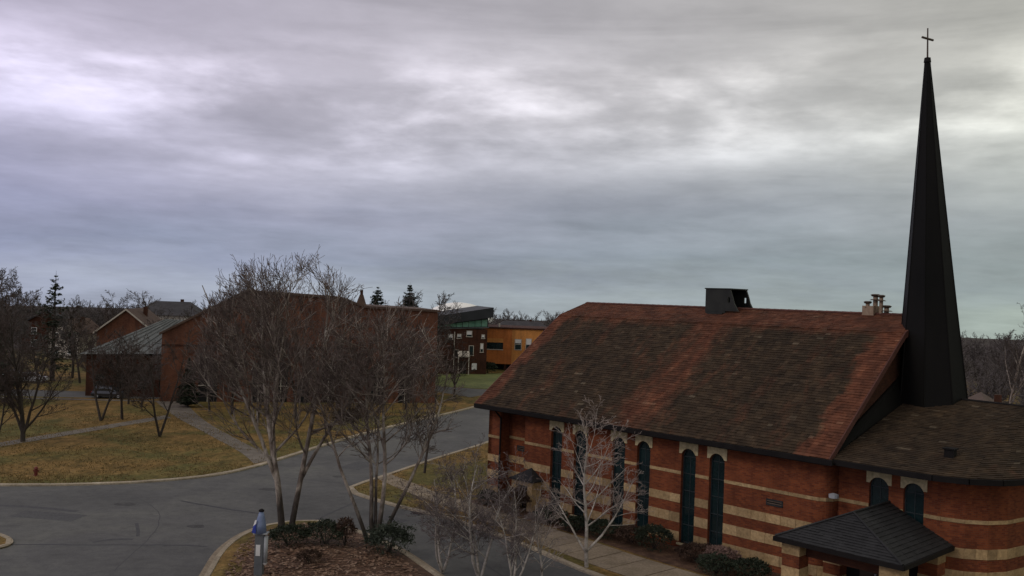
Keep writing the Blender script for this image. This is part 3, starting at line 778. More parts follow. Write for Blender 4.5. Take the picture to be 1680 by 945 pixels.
def ring_band(pts, z0, z1, proud, ln, name='stone_block'):
    """blocks along a bent wall line (outside is to the right of travel)"""
    for (ax, ay), (bx, by) in zip(pts, pts[1:]):
        A, B = Vector((ax, ay)), Vector((bx, by)); L = (B - A).length; t = (B - A) / L; nn = Vector((t.y, -t.x))
        n = max(1, round(L / ln))
        for k in range(n):
            p, q = A + t * (L * k / n + .003), A + t * (L * (k + 1) / n - .003); j = proud + rnd.uniform(0, .012)
            P = [p + nn * j, q + nn * j, q - nn * .06, p - nn * .06]
            MB().hexa([(*c, z0) for c in P] + [(*c, z1) for c in P]).build('stone_block', M_stone, CH)
corner_line = cor[:10]
for z0, z1, ln in BANDS: ring_band([corner_line[0], corner_line[2], corner_line[4], corner_line[6], corner_line[8], corner_line[9]], z0, z1, .03 if ln > 1 else .018, ln)
# --- vents in the nave wall
def wall_vent(xc, zc_, y, wd=1.1, ht=.38):
    m = MB(); m.box(xc - wd / 2, xc + wd / 2, y - .05, y + .02, zc_ - ht / 2, zc_ - ht / 2 + .06); m.box(xc - wd / 2, xc + wd / 2, y - .05, y + .02, zc_ + ht / 2 - .06, zc_ + ht / 2)
    m.box(xc - wd / 2, xc - wd / 2 + .06, y - .05, y + .02, zc_ - ht / 2, zc_ + ht / 2); m.box(xc + wd / 2 - .06, xc + wd / 2, y - .05, y + .02, zc_ - ht / 2, zc_ + ht / 2)
    v = m.build('wall_vent', M_frame, CH)
    MB().box(xc - wd / 2 + .06, xc + wd / 2 - .06, y - .012, y + .0, zc_ - ht / 2 + .06, zc_ + ht / 2 - .06).build('backing', M_dark, v)
    for k in range(2): MB().hexa([(xc - wd / 2 + .06, y - .06, zc_ - .1 + k * .14), (xc + wd / 2 - .06, y - .06, zc_ - .1 + k * .14), (xc + wd / 2 - .06, y - .015, zc_ - .05 + k * .14), (xc - wd / 2 + .06, y - .015, zc_ - .05 + k * .14),
                                  (xc - wd / 2 + .06, y - .06, zc_ - .08 + k * .14), (xc + wd / 2 - .06, y - .06, zc_ - .08 + k * .14), (xc + wd / 2 - .06, y - .015, zc_ - .03 + k * .14), (xc - wd / 2 + .06, y - .015, zc_ - .03 + k * .14)]).build('louvre', M_wood, v)
wall_vent(6.33, 4.22, 0); wall_vent(-16.3, 4.2, 1.0, 1.0, .4)
wall_vent(-1.4, 0, 0) if False else None

# --- choir and apse
choir = [(9.7, 1.1), (15.6, 1.1), (16.7, 1.45), (17.6, 2.2), (18.2, 3.3), (18.5, 5.0), (18.6, 7.5), (18.6, 12.2), (18.4, 14.2), (17.4, 16.6), (15.6, 17.4), (9.7, 17.4)]
CW = [12.17, 14.12]
cw = MB(); wall_with_arches(cw, 9.76, 15.6, WALLTOP - .1, CW, 1.1, 1.5, sill=2.6)
for (ax, ay), (bx, by) in zip(choir[1:], choir[2:]):
    A, B = Vector((ax, ay)), Vector((bx, by)); t = (B - A).normalized(); nn = Vector((-t.y, t.x)) * .4
    cw.hexa([(*A, 0), (*B, 0), (*(B + nn), 0), (*(A + nn), 0), (*A, WALLTOP - .1), (*B, WALLTOP - .1), (*(B + nn), WALLTOP - .1), (*(A + nn), WALLTOP - .1)])
cw.build('choir_wall', M_brick, CH)
for xc in CW:
    arch_window(CH, xc, HW, SPRING, 2.6, 1.28, rows=3)
    surround(CH, xc, HW, SPRING, 1.1)
for z0, z1, ln in BANDS:
    sub = spans(9.8, 15.6, CW, 0) if z0 > 2.6 else [(9.8, 15.6)]
    for a, b in sub: band_run(a, b, 1.1, z0, z1, ln, .03 if ln > 1 else .018)
    ring_band(choir[1:9], z0, z1, .03 if ln > 1 else .018, ln if ln > 1 else .75)
# choir roof
CRY, CRZ = 10.6, 10.55
eave = [(10.05, -.45), (13.0, -.5), (15.7, -.42), (17.3, .15), (18.5, 1.3), (19.2, 2.9), (19.5, 5.0), (19.6, 7.5), (19.6, 12.4), (19.4, 14.8), (18.2, 17.5), (15.9, 18.4), (10.05, 18.4)]
RE = (16.6, CRY, CRZ - .08)
cr = MB()
def rtop(i): return (10.05, CRY, CRZ) if i in (0, len(eave) - 1) else ((13.0, CRY, CRZ - .03) if i == 1 else RE)
for i in range(len(eave) - 1):
    a, b = eave[i], eave[i + 1]; p, q = rtop(i), rtop(i + 1)
    cr.v += [(*a, EZ - .02), (*b, EZ - .02), q, p]; k = len(cr.v) - 4
    cr.f.append((k, k + 1, k + 2, k + 3) if p != q else (k, k + 1, k + 2))
croof = cr.build('choir_roof', M_roof_brown, CH)
# courses of shingles on the visible choir slopes
mb = MB(); tones = []
def slope_courses(a, b, p, q, expo=.24, wid=.42):
    A, B, P, Q = Vector((*a, EZ)), Vector((*b, EZ)), Vector(p), Vector(q)
    nrm = (B - A).cross(P - A + Q - B).normalized()
    if nrm.z < 0: nrm = -nrm
    L = ((P - A).length + (Q - B).length) / 2; nc = int(L / expo)
    for c in range(nc):
        f0, f1 = c / nc, min(1, (c + 1.2) / nc); ct = rnd.gauss(0, .05)
        l0, r0, l1, r1 = A.lerp(P, f0), B.lerp(Q, f0), A.lerp(P, f1), B.lerp(Q, f1)
        k = max(1, round((r0 - l0).length / wid))
        for j in range(k):
            u, v_ = j / k, (j + 1) / k
            h = .045 + rnd.uniform(-.012, .018); sh = nrm * h; sl = nrm * .012
            mb.hexa([l0.lerp(r0, u), l0.lerp(r0, v_), l1.lerp(r1, v_), l1.lerp(r1, u), l0.lerp(r0, u) + sh, l0.lerp(r0, v_) + sh, l1.lerp(r1, v_) + sl, l1.lerp(r1, u) + sl])
            tones.extend([min(1, max(0, .5 + ct + rnd.gauss(0, .17) + (.22 if rnd.random() < .02 else 0)))] * 8)
for i in range(len(eave) - 1): slope_courses(eave[i], eave[i + 1], rtop(i), rtop(i + 1), .24 if i < 8 else .5, .42 if i < 8 else .9)
so = mb.build('shingles', M_shingle2, croof); at_ = so.data.attributes.new('tone', 'FLOAT', 'POINT'); at_.data.foreach_set('value', tones); stuff(so)
gm = MB()
for i in range(len(eave) - 1):
    A, B = Vector(eave[i]), Vector(eave[i + 1]); t = (B - A).normalized(); nn = Vector((t.y, -t.x)) * .15; ii = Vector((-t.y, t.x)) * 1.55
    gm.hexa([(*(A + nn), EZ - .3), (*(B + nn), EZ - .3), (*B, EZ - .3), (*A, EZ - .3), (*(A + nn), EZ + .0), (*(B + nn), EZ + .0), (*B, EZ + .0), (*A, EZ + .0)])
    gm.quad((*A, EZ - .295), (*B, EZ - .295), (*(B + ii), EZ - .295), (*(A + ii), EZ - .295))
gm.build('choir_gutter', M_gutter, CH)
MB().tube([(9.9, CRY, CRZ + .04), (16.6, CRY, CRZ - .04)], [.09, .09], 6).build('choir_ridge', M_gutter, croof)
# black upstand between choir roof and gable, the step's shadow put into its colour
fl = MB(); fl.hexa([(9.42, .9, 7.6), (10.0, .9, 7.6), (10.0, CRY, CRZ - .1), (9.42, CRY, CRZ - .1), (9.42, .9, 7.9), (9.55, .9, 7.9), (9.55, CRY - .3, CRZ + 1.5), (9.42, CRY - .3, CRZ + 1.5)])
fl.build('shaded_flashing', M_spire, CH)
rv = MB(); rv.box(15.35, 15.85, 1.9, 2.35, 8.0, 8.55); rv.box(15.28, 15.92, 1.83, 2.42, 8.55, 8.63); rv.build('roof_vent', M_gutter, CH)
wl = MB(); wl.box(17.72, 17.74, 2.3, 2.31, 2.6, 2.61)
MB().hexa([(16.95, 1.58, 1.32), (17.2, 1.78, 1.32), (17.25, 1.7, 1.32), (17.0, 1.5, 1.32), (16.95, 1.58, 1.62), (17.2, 1.78, 1.62), (17.25, 1.7, 1.62), (17.0, 1.5, 1.62)]).build('wall_lamp', M_pale_steel, CH)
MB().tube([(9.95, .2, 5.15), (9.95, .2, 5.35), (9.95, .2, 5.42)], [.28, .28, .05], 10).build('pipe_cowl', M_pale_steel, CH)

# --- spire (eight-sided, slightly leaning as it stands) and cross
SX, SY, SZ0, SZ1 = 11.05, 10.75, 9.3, 32.15
TX, TY = SX - .62, SY - .66
spi = MB()
def octo(cx_, cy_, r_, z, ph=R(12)): return [(cx_ + r_ * math.cos(ph + k * math.pi / 4), cy_ + r_ * math.sin(ph + k * math.pi / 4), z) for k in range(8)]
levels = [(0, 2.28), (.055, 2.14), (.30, 1.60), (.62, .93), (.985, .19), (1.0, .17)]
for f, r_ in levels: spi.v += octo(SX + (TX - SX) * f, SY + (TY - SY) * f, r_, SZ0 + (SZ1 - SZ0) * f)
for i in range(len(levels) - 1):
    for k in range(8):
        q = (k + 1) % 8; spi.f.append((i * 8 + k, i * 8 + q, (i + 1) * 8 + q, (i + 1) * 8 + k))
spi.f.append(tuple(range((len(levels) - 1) * 8, len(levels) * 8)))
spire = spi.build('spire', M_spire, CH)
sm = MB()
for k in range(8):   # standing seams on the arrises
    sm.tube([spi.v[i * 8 + k] for i in range(len(levels))], [.05, .05, .04, .035, .02, .02], 4)
sm.build('seam', M_spire, spire)
MB().tube([(TX, TY, SZ1 - .1), (TX, TY, SZ1 + .18)], [.24, .2], 8).build('finial_cap', M_gutter, spire)
crs = MB().tube([(TX, TY, SZ1 + .1), (TX - .03, TY - .03, SZ1 + 2.1)], [.06, .045], 8)
cross = crs.build('cross', M_wood, spire)
# the cross arm lies a little askew of the church axis
ang = math.atan2(1, 1.6) + R(46.18); cx_, cy_, cz_ = TX - .02, TY - .02, SZ1 + 1.42
MB().tube([(cx_ - .56 * math.cos(ang), cy_ - .56 * math.sin(ang), cz_), (cx_ + .56 * math.cos(ang), cy_ + .56 * math.sin(ang), cz_)], [.075, .075], 8).build('cross_arm', M_wood, cross)

# --- ridge cowl and flues
cz0 = RZ - .45
cwl = MB()
ZT = 17.15
def slab8(a, b, y0, y1):      # quad in x,z given as 4 corners (low-left, low-right, up-right, up-left)
    cwl.prism_y(a, y0, y1)
front = [[(-6.55, cz0 - .1), (-4.75, cz0 - .1), (-4.75, ZT), (-6.55, ZT)], [(-4.75, cz0 + .25), (-3.6, cz0 + .25), (-4.0, 16.15), (-4.75, 16.15)],
         [(-4.75, 16.15), (-4.55, 16.15), (-4.55, 16.55), (-4.75, 16.55)], [(-4.33, 16.15), (-4.0, 16.15), (-4.12, 16.55), (-4.33, 16.55)], [(-4.75, 16.55), (-4.12, 16.55), (-4.35, ZT), (-4.75, ZT)]]
for q_ in front:
    cwl.prism_y(q_, 10.95, 11.1); cwl.prism_y([(x_, z_ ) for x_, z_ in q_], 13.2, 13.35)
cwl.box(-6.55, -6.4, 11.1, 13.2, cz0, ZT)
cwl.box(-6.62, -4.3, 10.9, 13.4, ZT, ZT + .09)
cowl = cwl.build('ridge_cowl', M_copper, CH)
MB().prism_y([(-6.3, cz0 + .1), (-5.6, cz0 - .38), (-4.8, cz0 - .30), (-4.75, cz0 + .1)], 10.6, 10.94).build('apron', M_copper, cowl)
st = MB(); st.box(5.8, 6.6, 11.7, 12.6, RZ - .3, RZ + .55)
stk = st.build('chimney', M_clay, CH)
for px_, py_, h_, r_ in ((6.05, 12.0, 1.0, .17), (6.5, 12.2, 1.5, .2), (6.95, 12.1, 1.45, .16), (7.25, 12.3, .75, .2)):
    MB().tube([(px_, py_, RZ - .2), (px_, py_, RZ + h_ - .3)], [r_ * .8] * 2, 10).build('flue', M_clay, stk)
    MB().tube([(px_, py_, RZ + h_ - .3), (px_, py_, RZ + h_ - .18), (px_, py_, RZ + h_ - .12)], [r_ * 1.2, r_ * 1.7, r_ * 1.0], 10).build('flue_cap', M_wood, stk)
    MB().tube([(px_, py_, RZ + h_ - .55), (px_, py_, RZ + h_ - .48)], [r_ * 2.0, r_ * 1.5], 10).build('flue_cap', M_wood, stk)

# --- entrance porch with hipped slate roof
px0, px1, py0, pyw, pz = 9.35, 16.25, -5.05, 1.1, 3.62
rx, rz_, hy = 12.8, 5.28, -3.2
pr_ = MB()
pr_.tri((px0, py0, pz), (px1, py0, pz), (rx, hy, rz_)); pr_.quad((px1, py0, pz), (px1, pyw, pz), (rx, pyw, rz_), (rx, hy, rz_))
pr_.quad((px0, pyw, pz), (px0, py0, pz), (rx, hy, rz_), (rx, pyw, rz_)); pr_.quad((px0, py0, pz - .004), (px0, pyw, pz - .004), (px1, pyw, pz - .004), (px1, py0, pz - .004))
proof = pr_.build('porch_roof', M_slate, CH)
# slate courses
mb = MB(); tones = []
EZs, EZ = EZ, pz
slope_courses((px0, py0), (px1, py0), (rx, hy, rz_), (rx, hy, rz_), .28, .5)
slope_courses((px1, py0), (px1, pyw), (rx, hy, rz_), (rx, pyw, rz_), .28, .5)
slope_courses((px0, pyw), (px0, py0), (rx, pyw, rz_), (rx, hy, rz_), .28, .5)
EZ = EZs
stuff(mb.build('slates', M_slate, proof))
hp = MB(); hp.tube([(px1, py0, pz + .06), (rx, hy, rz_ + .06), (px0, py0, pz + .06)], [.07] * 3, 6); hp.tube([(rx, hy, rz_ + .06), (rx, pyw, rz_ + .06)], [.07] * 2, 6); hp.build('hip_cap', M_slate, proof)
pg = MB(); pg.box(px0 - .08, px1 + .08, py0 - .1, py0, pz - .22, pz + .02); pg.box(px0 - .1, px0, py0, pyw, pz - .22, pz + .02); pg.box(px1, px1 + .1, py0, pyw, pz - .22, pz + .02)
pg.build('porch_gutter', M_gutter, proof)
def pillar(cx_, cy_, s_=.5):
    p = MB().box(cx_ - s_, cx_ + s_, cy_ - s_, cy_ + s_, 0, pz - .05).build('porch_pillar', M_brick, CH)
    for z0, z1, _ in BANDS[1:]:
        MB().box(cx_ - s_ - .02, cx_ + s_ + .02, cy_ - s_ - .02, cy_ + s_ + .02, z0 - .2, z1 - .2).build('stone_block', M_stone, p)
    return p
for cx_, cy_ in ((10.15, -4.3), (15.5, -4.3), (10.15, .3), (15.5, .3)): pillar(cx_, cy_)
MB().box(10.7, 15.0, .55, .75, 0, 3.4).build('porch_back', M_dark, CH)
MB().box(10.7, 14.95, -4.15, -3.95, 2.7, 3.55).build('porch_beam', M_brick_dark, CH)
for k in range(2):
    d_ = MB().box(11.5 + k * 1.15, 12.55 + k * 1.15, .45, .54, .05, 2.5).build('door', M_wood, CH)
    MB().box(12.4 + k * .32, 12.47 + k * .32, .36, .44, .95, 1.35).build('handle', M_pale_steel, d_)
MB().box(9.6, 16.0, -4.9, .9, .05, .16).build('porch_floor', M_conc, CH)
# --- side entry: small stone porch with pyramid roof
sp_ = MB()
a0, a1, b0 = -15.35, -12.95, -1.15
ap_ = (-14.15, .0, 3.15)
for P, Q in (((a0, b0), (a1, b0)), ((a1, b0), (a1, .02)), ((a0, .02), (a0, b0))): sp_.tri((*P, 2.36), (*Q, 2.36), ap_)
sp_.quad((a0, b0, 2.352), (a0, .02, 2.352), (a1, .02, 2.352), (a1, b0, 2.352))
sp_.box(a0, a1, b0 - .05, b0, 2.28, 2.40); sp_.box(a0 - .05, a0, b0, 0, 2.28, 2.40); sp_.box(a1, a1 + .05, b0, 0, 2.28, 2.40)
sp_.build('side_porch_roof', M_slate, CH)
for x0, x1 in ((a0 + .12, a0 + .62), (a1 - .62, a1 - .12)): MB().box(x0, x1, b0 + .12, -.03, 0, 2.3).build('side_porch_pier', M_stone, CH)
MB().box(a0 + .62, a1 - .62, -.35, -.05, 0, 2.3).build('side_door', M_dark, CH)
MB().box(a0 + .62, a1 - .62, b0 + .15, b0 + .45, 1.95, 2.3).build('side_porch_lintel', M_stone, CH)

# ================================================================== other buildings
def win(parent, x0, x1, z0, z1, y, fm=M_offwhite, gm_=M_glass, bars=0, t=.1, shade=0):
    m = MB(); m.box(x0, x0 + t, y - .08, y + .02, z0, z1); m.box(x1 - t, x1, y - .08, y + .02, z0, z1); m.box(x0 + t, x1 - t, y - .08, y + .02, z1 - t, z1); m.box(x0 - .08, x1 + .08, y - .14, y + .02, z0 - t, z0 + .02)
    for k in range(bars):
        zc_ = z0 + (z1 - z0) * (k + 1) / (bars + 1); m.box(x0 + t, x1 - t, y - .06, y + .01, zc_ - .05, zc_ + .05)
    o = m.build('window', fm, parent)
    MB().box(x0 + t, x1 - t, y - .03, y - .004, z0 + .02, z1 - t).build('pane', gm_, o)
    if shade: MB().box(x0 + t + .02, x1 - t - .02, y - .045, y - .034, z1 - t - (z1 - z0) * shade, z1 - t).build('blind', M_whitepaint, o)
    return o

# --- brick hall with raked parapet
HALL = empty('brick_hall', (-47.6, 127.5, 0), R(14), 'large tan brick hall with sloping roofline behind the bare trees', 'building')
hp_ = [(0, 0), (38.0, 0), (38.0, 13.4), (27.5, 13.7), (24.0, 14.9), (10.9, 15.4), (0, 9.4)]
MB().prism_y(hp_, 0, 24).build('wall', M_brick_tan, HALL)
rt = [(-.35, 9.2), (10.8, 15.4), (24.0, 14.9), (27.4, 13.7), (38.3, 13.4)]
rm = MB()
for (xa, za), (xb, zb) in zip(rt, rt[1:]): rm.prism_y([(xa, za + .01), (xb, zb + .01), (xb, zb + .32), (xa, za + .32)], -.35, 24.3)
hr = rm.build('roof', M_roof_brown, HALL)
MB().hexa([(26.2, 4, 13.2), (28.2, 4, 13.2), (28.2, 6, 13.2), (26.2, 6, 13.2), (27.0, 4.8, 15.6), (27.5, 4.8, 15.6), (27.5, 5.3, 15.6), (27.0, 5.3, 15.6)]).build('cupola', M_roof_brown, hr)
MB().box(27.05, 27.45, 4.85, 5.25, 15.6, 16.3).build('chimney', M_brick_dark, hr)
for xc, hw, sp1 in ((6.2, 1.25, 4.9), (13.0, .9, 4.6), (16.0, .9, 4.6), (22.6, .9, 4.6), (29.5, .9, 4.6), (33.5, .9, 4.6)):
    pp = [(xc - hw, .1), (xc + hw, .1)] + arch_pts(xc, hw, sp1)[::-1]
    pw = MB().prism_y(pp, -.06, -.02).build('window', M_dark, HALL)
    m = MB(); ao, ai = arch_pts(xc, hw + .18, sp1), arch_pts(xc, hw, sp1)
    for k in range(len(ao) - 1): m.prism_y([ai[k], ai[k + 1], ao[k + 1], ao[k]], -.14, -.0)
    m.box(xc - .05, xc + .05, -.12, -.06, .1, sp1 + hw * .9); m.box(xc - hw, xc + hw, -.12, -.06, 2.3, 2.42)
    m.build('frame', M_offwhite, pw)
MB().box(17.9, 20.3, -.5, -.001, 0, 3.6).build('entry_surround', M_brick_dark, HALL)
dr = MB().box(18.4, 19.8, -.56, -.5, .05, 3.0).build('door', M_dark, HALL); MB().box(19.08, 19.12, -.6, -.56, .05, 3.0).build('door_stile', M_frame, dr)
for xx in (3.2, 9.4, 19.1, 25.5, 31.5): MB().box(xx - .35, xx + .35, -.22, 0, 0, 7.6).build('buttress', M_brick_tan, HALL)
MB().box(0, 38, -.06, -.001, 7.7, 7.95).build('string_course', M_brick_dark, HALL)

# --- low brick building with pale metal roof
LOW = empty('metal_roof_building', (-60, 131, 0), R(6), 'low brick building with pale grey metal roof left of the brick hall', 'building')
MB().box(.6, 13.4, 0, 11.5, 0, 6.0).build('wall', M_brick_dark, LOW)
m = MB(); m.hexa([(-.2, -.7, 6.0), (14.2, -.7, 6.4), (14.2, 12.2, 6.4), (-.2, 12.2, 6.0), (9.6, 5.6, 11.0), (14.2, 5.6, 10.9), (14.2, 6.2, 10.9), (9.6, 6.2, 11.0)])
lr = m.build('roof', M_metalroof, LOW)
for k in range(9):
    f = (k + .7) / 9.6
    p = Vector((-.2, -.7, 6.03)).lerp(Vector((14.2, -.7, 6.43)), f); q = Vector((9.6, 5.6, 11.03)).lerp(Vector((14.2, 5.6, 10.93)), f)
    MB().tube([p, q], [.05, .05], 4).build('seam', M_metalroof, lr)
for k in range(4): win(LOW, 1.8 + k * 2.9, 3.2 + k * 2.9, 1.2, 3.4, 0, M_brick_dark, bars=1)

def gable_house(name, loc, rz, wd, dp_, eh, rh, wall, roofm, label, nw=2, cat='house', hip=0.0, verge=None):
    h = empty(name, (loc[0], loc[1], ground_z(*loc)), rz, label, cat)
    if hip == 0: MB().prism_y([(0, 0), (wd, 0), (wd, eh), (wd / 2, eh + rh), (0, eh)], 0, dp_).build('wall', wall, h)
    else: MB().box(0, wd, 0, dp_, 0, eh).build('wall', wall, h)
    m = MB(); o_ = .5; k = rh / (wd / 2)
    if hip == 0:
        m.prism_y([(-o_, eh - o_ * k + .05), (wd / 2, eh + rh + .05), (wd / 2, eh + rh + .3), (-o_, eh - o_ * k + .3)], -o_, dp_ + o_)
        m.prism_y([(wd / 2, eh + rh + .05), (wd + o_, eh - o_ * k + .05), (wd + o_, eh - o_ * k + .3), (wd / 2, eh + rh + .3)], -o_, dp_ + o_)
    else:
        m.hexa([(-o_, -o_, eh), (wd + o_, -o_, eh), (wd + o_, dp_ + o_, eh), (-o_, dp_ + o_, eh), (wd * hip, dp_ * .45, eh + rh), (wd * (1 - hip), dp_ * .45, eh + rh), (wd * (1 - hip), dp_ * .55, eh + rh), (wd * hip, dp_ * .55, eh + rh)])
    r_ = m.build('roof', roofm, h)
    if verge:
        MB().prism_y([(wd / 2, eh + rh + .02), (wd + o_, eh - o_ * k + .02), (wd + o_, eh - o_ * k + .34), (wd / 2, eh + rh + .34)], -o_ - .06, -o_ - .003).build('verge_board', verge, r_)
        MB().prism_y([(-o_, eh - o_ * k + .02), (wd / 2, eh + rh + .02), (wd / 2, eh + rh + .34), (-o_, eh - o_ * k + .34)], -o_ - .06, -o_ - .003).build('verge_board', verge, r_)
    MB().box(wd * .62, wd * .62 + .7, dp_ * .5, dp_ * .5 + .7, eh + rh * .5, eh + rh + .6).build('chimney', M_brick_dark, r_)
    for i in range(nw):
        xw = wd * (i + .5) / nw
        win(h, xw - .6, xw + .6, 1.0, 2.5, 0, M_whitepaint, bars=1)
        if eh > 5: win(h, xw - .6, xw + .6, 3.8, 5.3, 0, M_whitepaint, bars=1)
    return h
gable_house('brick_house', (-74.5, 168), R(8), 10, 14, 7.2, 4.0, M_brick_tan, M_roof_brown, 'red brick gable with pale verge board beyond the metal roof', verge=M_offwhite)
gable_house('hip_house', (-92, 228), R(4), 15, 11, 8.6, 3.4, M_offwhite, M_roof_dark, 'house with wide dark hipped roof on the skyline left of the hall', 3, hip=.22)
gable_house('far_house', (-97, 196), R(-10), 7, 8, 5.4, 2.6, M_offwhite, M_roof_brown, 'small pale far house among brown trees at the left')
gable_house('far_house', (-112, 214), R(12), 10, 9, 6.0, 3.2, M_brick_dark, M_roof_dark, 'dark far house at the left edge behind the lawn trees')
gable_house('low_house', (44, 96), R(-25), 9, 12, 4.2, 2.6, M_brick_dark, M_roof_brown, 'low brown roofed house right of the spire foot')
gable_house('low_house', (62, 112), R(-30), 12, 12, 4.5, 3.0, M_brick_dark, M_roof_dark, 'low dark roofed house at the right edge beyond the choir roof')
gable_house('flat_roof_hall', (-5, 262), R(2), 17, 12, 6.6, 2.6, M_brick_dark, M_roof_dark, 'grey hipped roof just above the orange brick block', 3, 'building', hip=.2)

# --- school block with rising dark roof and green clerestory
MID = empty('clerestory_block', (-24.0, 186.5, 0), R(10), 'dark brick block with green clerestory strip under a rising black roof', 'building')
MB().box(0, 19.6, 0, 22, 0, 9.2).build('wall', M_brick_dark, MID)
m = MB(); m.prism_y([(-1, 12.0), (8.6, 11.6), (20.6, 13.75), (20.6, 11.75), (10.5, 10.1), (-1, 10.4)][::-1], -1.0, 24)
m.build('roof', M_fascia, MID)
MB().box(8.2, 9.4, 1, 2.2, 11.6, 12.4).build('roof_unit', M_fascia, MID)
m = MB(); m.prism_y([(9.2, 9.2), (19.7, 9.7), (19.7, 11.6), (9.2, 9.9)], .15, 20); cl_ = m.build('clerestory', M_fascia, MID)
for k in range(8):
    x0 = 9.4 + k * 1.28; za = 9.35 + k * .062; zb = za + .45 + k * .13
    MB().prism_y([(x0, za), (x0 + 1.16, za + .055), (x0 + 1.16, zb + .1), (x0, zb)], .10, .148).build('pane', M_greenglass, cl_)
m = MB(); m.prism_y([(9.0, 9.0), (19.9, 9.55), (19.9, 9.72), (9.0, 9.17)], -.1, .09); m.build('sill_strip', M_metalroof, MID)
for x0, x1, z0, z1, s_ in ((11.6, 12.6, 7.1, 8.1, 1), (13.4, 14.3, 7.3, 8.2, 1), (15.3, 16.5, 7.7, 8.9, 1), (18.4, 19.1, 7.4, 8.2, 1), (15.9, 16.9, 3.9, 5.9, 0), (18.2, 18.9, 4.6, 6.4, 1), (13.0, 13.9, 3.4, 5.0, 0)):
    win(MID, x0, x1, z0, z1, 0, M_offwhite, shade=.6 * s_)
cn = MB().hexa([(13.6, -1.6, 3.6), (16.0, -1.6, 3.6), (16.0, -.02, 4.6), (13.6, -.02, 4.6), (13.6, -1.6, 3.75), (16.0, -1.6, 3.75), (16.0, -.02, 4.75), (13.6, -.02, 4.75)]).build('canopy', M_offwhite, MID)
for xx in (13.7, 15.8): MB().tube([(xx, -1.5, 0), (xx, -1.5, 3.6)], [.09, .09], 6).build('canopy_post', M_offwhite, cn)
d_ = MB().box(14.2, 15.5, -.06, -.002, 0, 2.6).build('door', M_dark, MID); MB().box(14.83, 14.87, -.09, -.06, 0, 2.6).build('door_stile', M_offwhite, d_)
MB().box(16.6, 17.6, -.3, -.002, 1.0, 2.3).build('notice_board', M_whitepaint, MID)
MB().tube([(12.9, -.15, 0), (12.9, -.15, 8.6)], [.1, .1], 6).build('downpipe', M_offwhite, MID)

# --- orange brick block on the right of it
ORG = empty('orange_block', (-6.2, 203.5, 0), R(-2), 'orange brick flat roofed block with strip window and two white shaded windows', 'building')
MB().box(0, 6.6, 0, 16, 1.35, 9.0).build('wall', M_brick_orange, ORG)
MB().box(6.6, 22, -.05, 16, 1.4, 9.02).build('wing_wall', M_brick_amber, ORG)
MB().box(1.0, 21, 2.2, 15, 0, 1.35).build('undercroft', M_dark, ORG)
for xx in (.6, 5, 10, 15): MB().box(xx, xx + .5, .4, .9, 0, 1.38).build('column', M_brick_dark, ORG)
MB().box(-.2, 22.2, -.25, 16.2, 9.03, 9.35).build('parapet_cap', M_brick_dark, ORG)
sw = MB().box(.15, 4.7, -.05, -.002, 4.55, 6.0).build('strip_window', M_dark, ORG)
for k in range(3): MB().box(.3 + k * 1.45, 1.65 + k * 1.45, -.08, -.051, 4.7, 5.85).build('pane', M_glass, sw)
MB().box(.1, 4.75, -.14, -.003, 4.36, 4.545).build('sill', M_offwhite, ORG); MB().box(.15, 4.7, -.045, -.003, 6.0, 6.9).build('spandrel', M_brick_amber, ORG)
win(ORG, 7.2, 8.7, 4.6, 6.9, -.05, M_offwhite, bars=1, shade=.35); win(ORG, 9.6, 10.9, 4.6, 7.1, -.05, M_offwhite, shade=.5)
MB().box(12.5, 13.2, -.1, -.051, 6.2, 6.9).build('vent', M_dark, ORG)
MB().tube([(3.6, 2, 9.3), (3.6, 2, 10.2)], [.25, .18], 8).build('roof_pipe', M_offwhite, ORG)
tag(MB().box(1.6, 4.0, 199.0, 200.2, 0, 1.3).build('utility_box', M_pale_steel, bevel=.05), 'pale utility box on the lawn beside the church roof edge', 'utility box')

# --- white fabric dome on the skyline
dm = empty('fabric_dome', (-18.5, 330, ground_z(-18.5, 330)), 0, 'white fabric dome roof on the skyline above the black roof', 'dome')
dmb = MB(); nr, na = 10, 28
for i in range(nr + 1):
    t_ = i / nr * math.pi / 2
    for k in range(na): dmb.v.append((13.5 * math.cos(t_) * math.cos(2 * math.pi * k / na), 11 * math.cos(t_) * math.sin(2 * math.pi * k / na), 6.5 + 8.6 * math.sin(t_)))
for i in range(nr):
    for k in range(na):
        q = (k + 1) % na; dmb.f.append((i * na + k, i * na + q, (i + 1) * na + q, (i + 1) * na + k))
dmb.build('dome_skin', M_dome, dm, smooth=True)
MB().tube([(0, 0, 0), (0, 0, 6.6)], [12.6, 13.3], 28).build('base_wall', M_offwhite, dm)

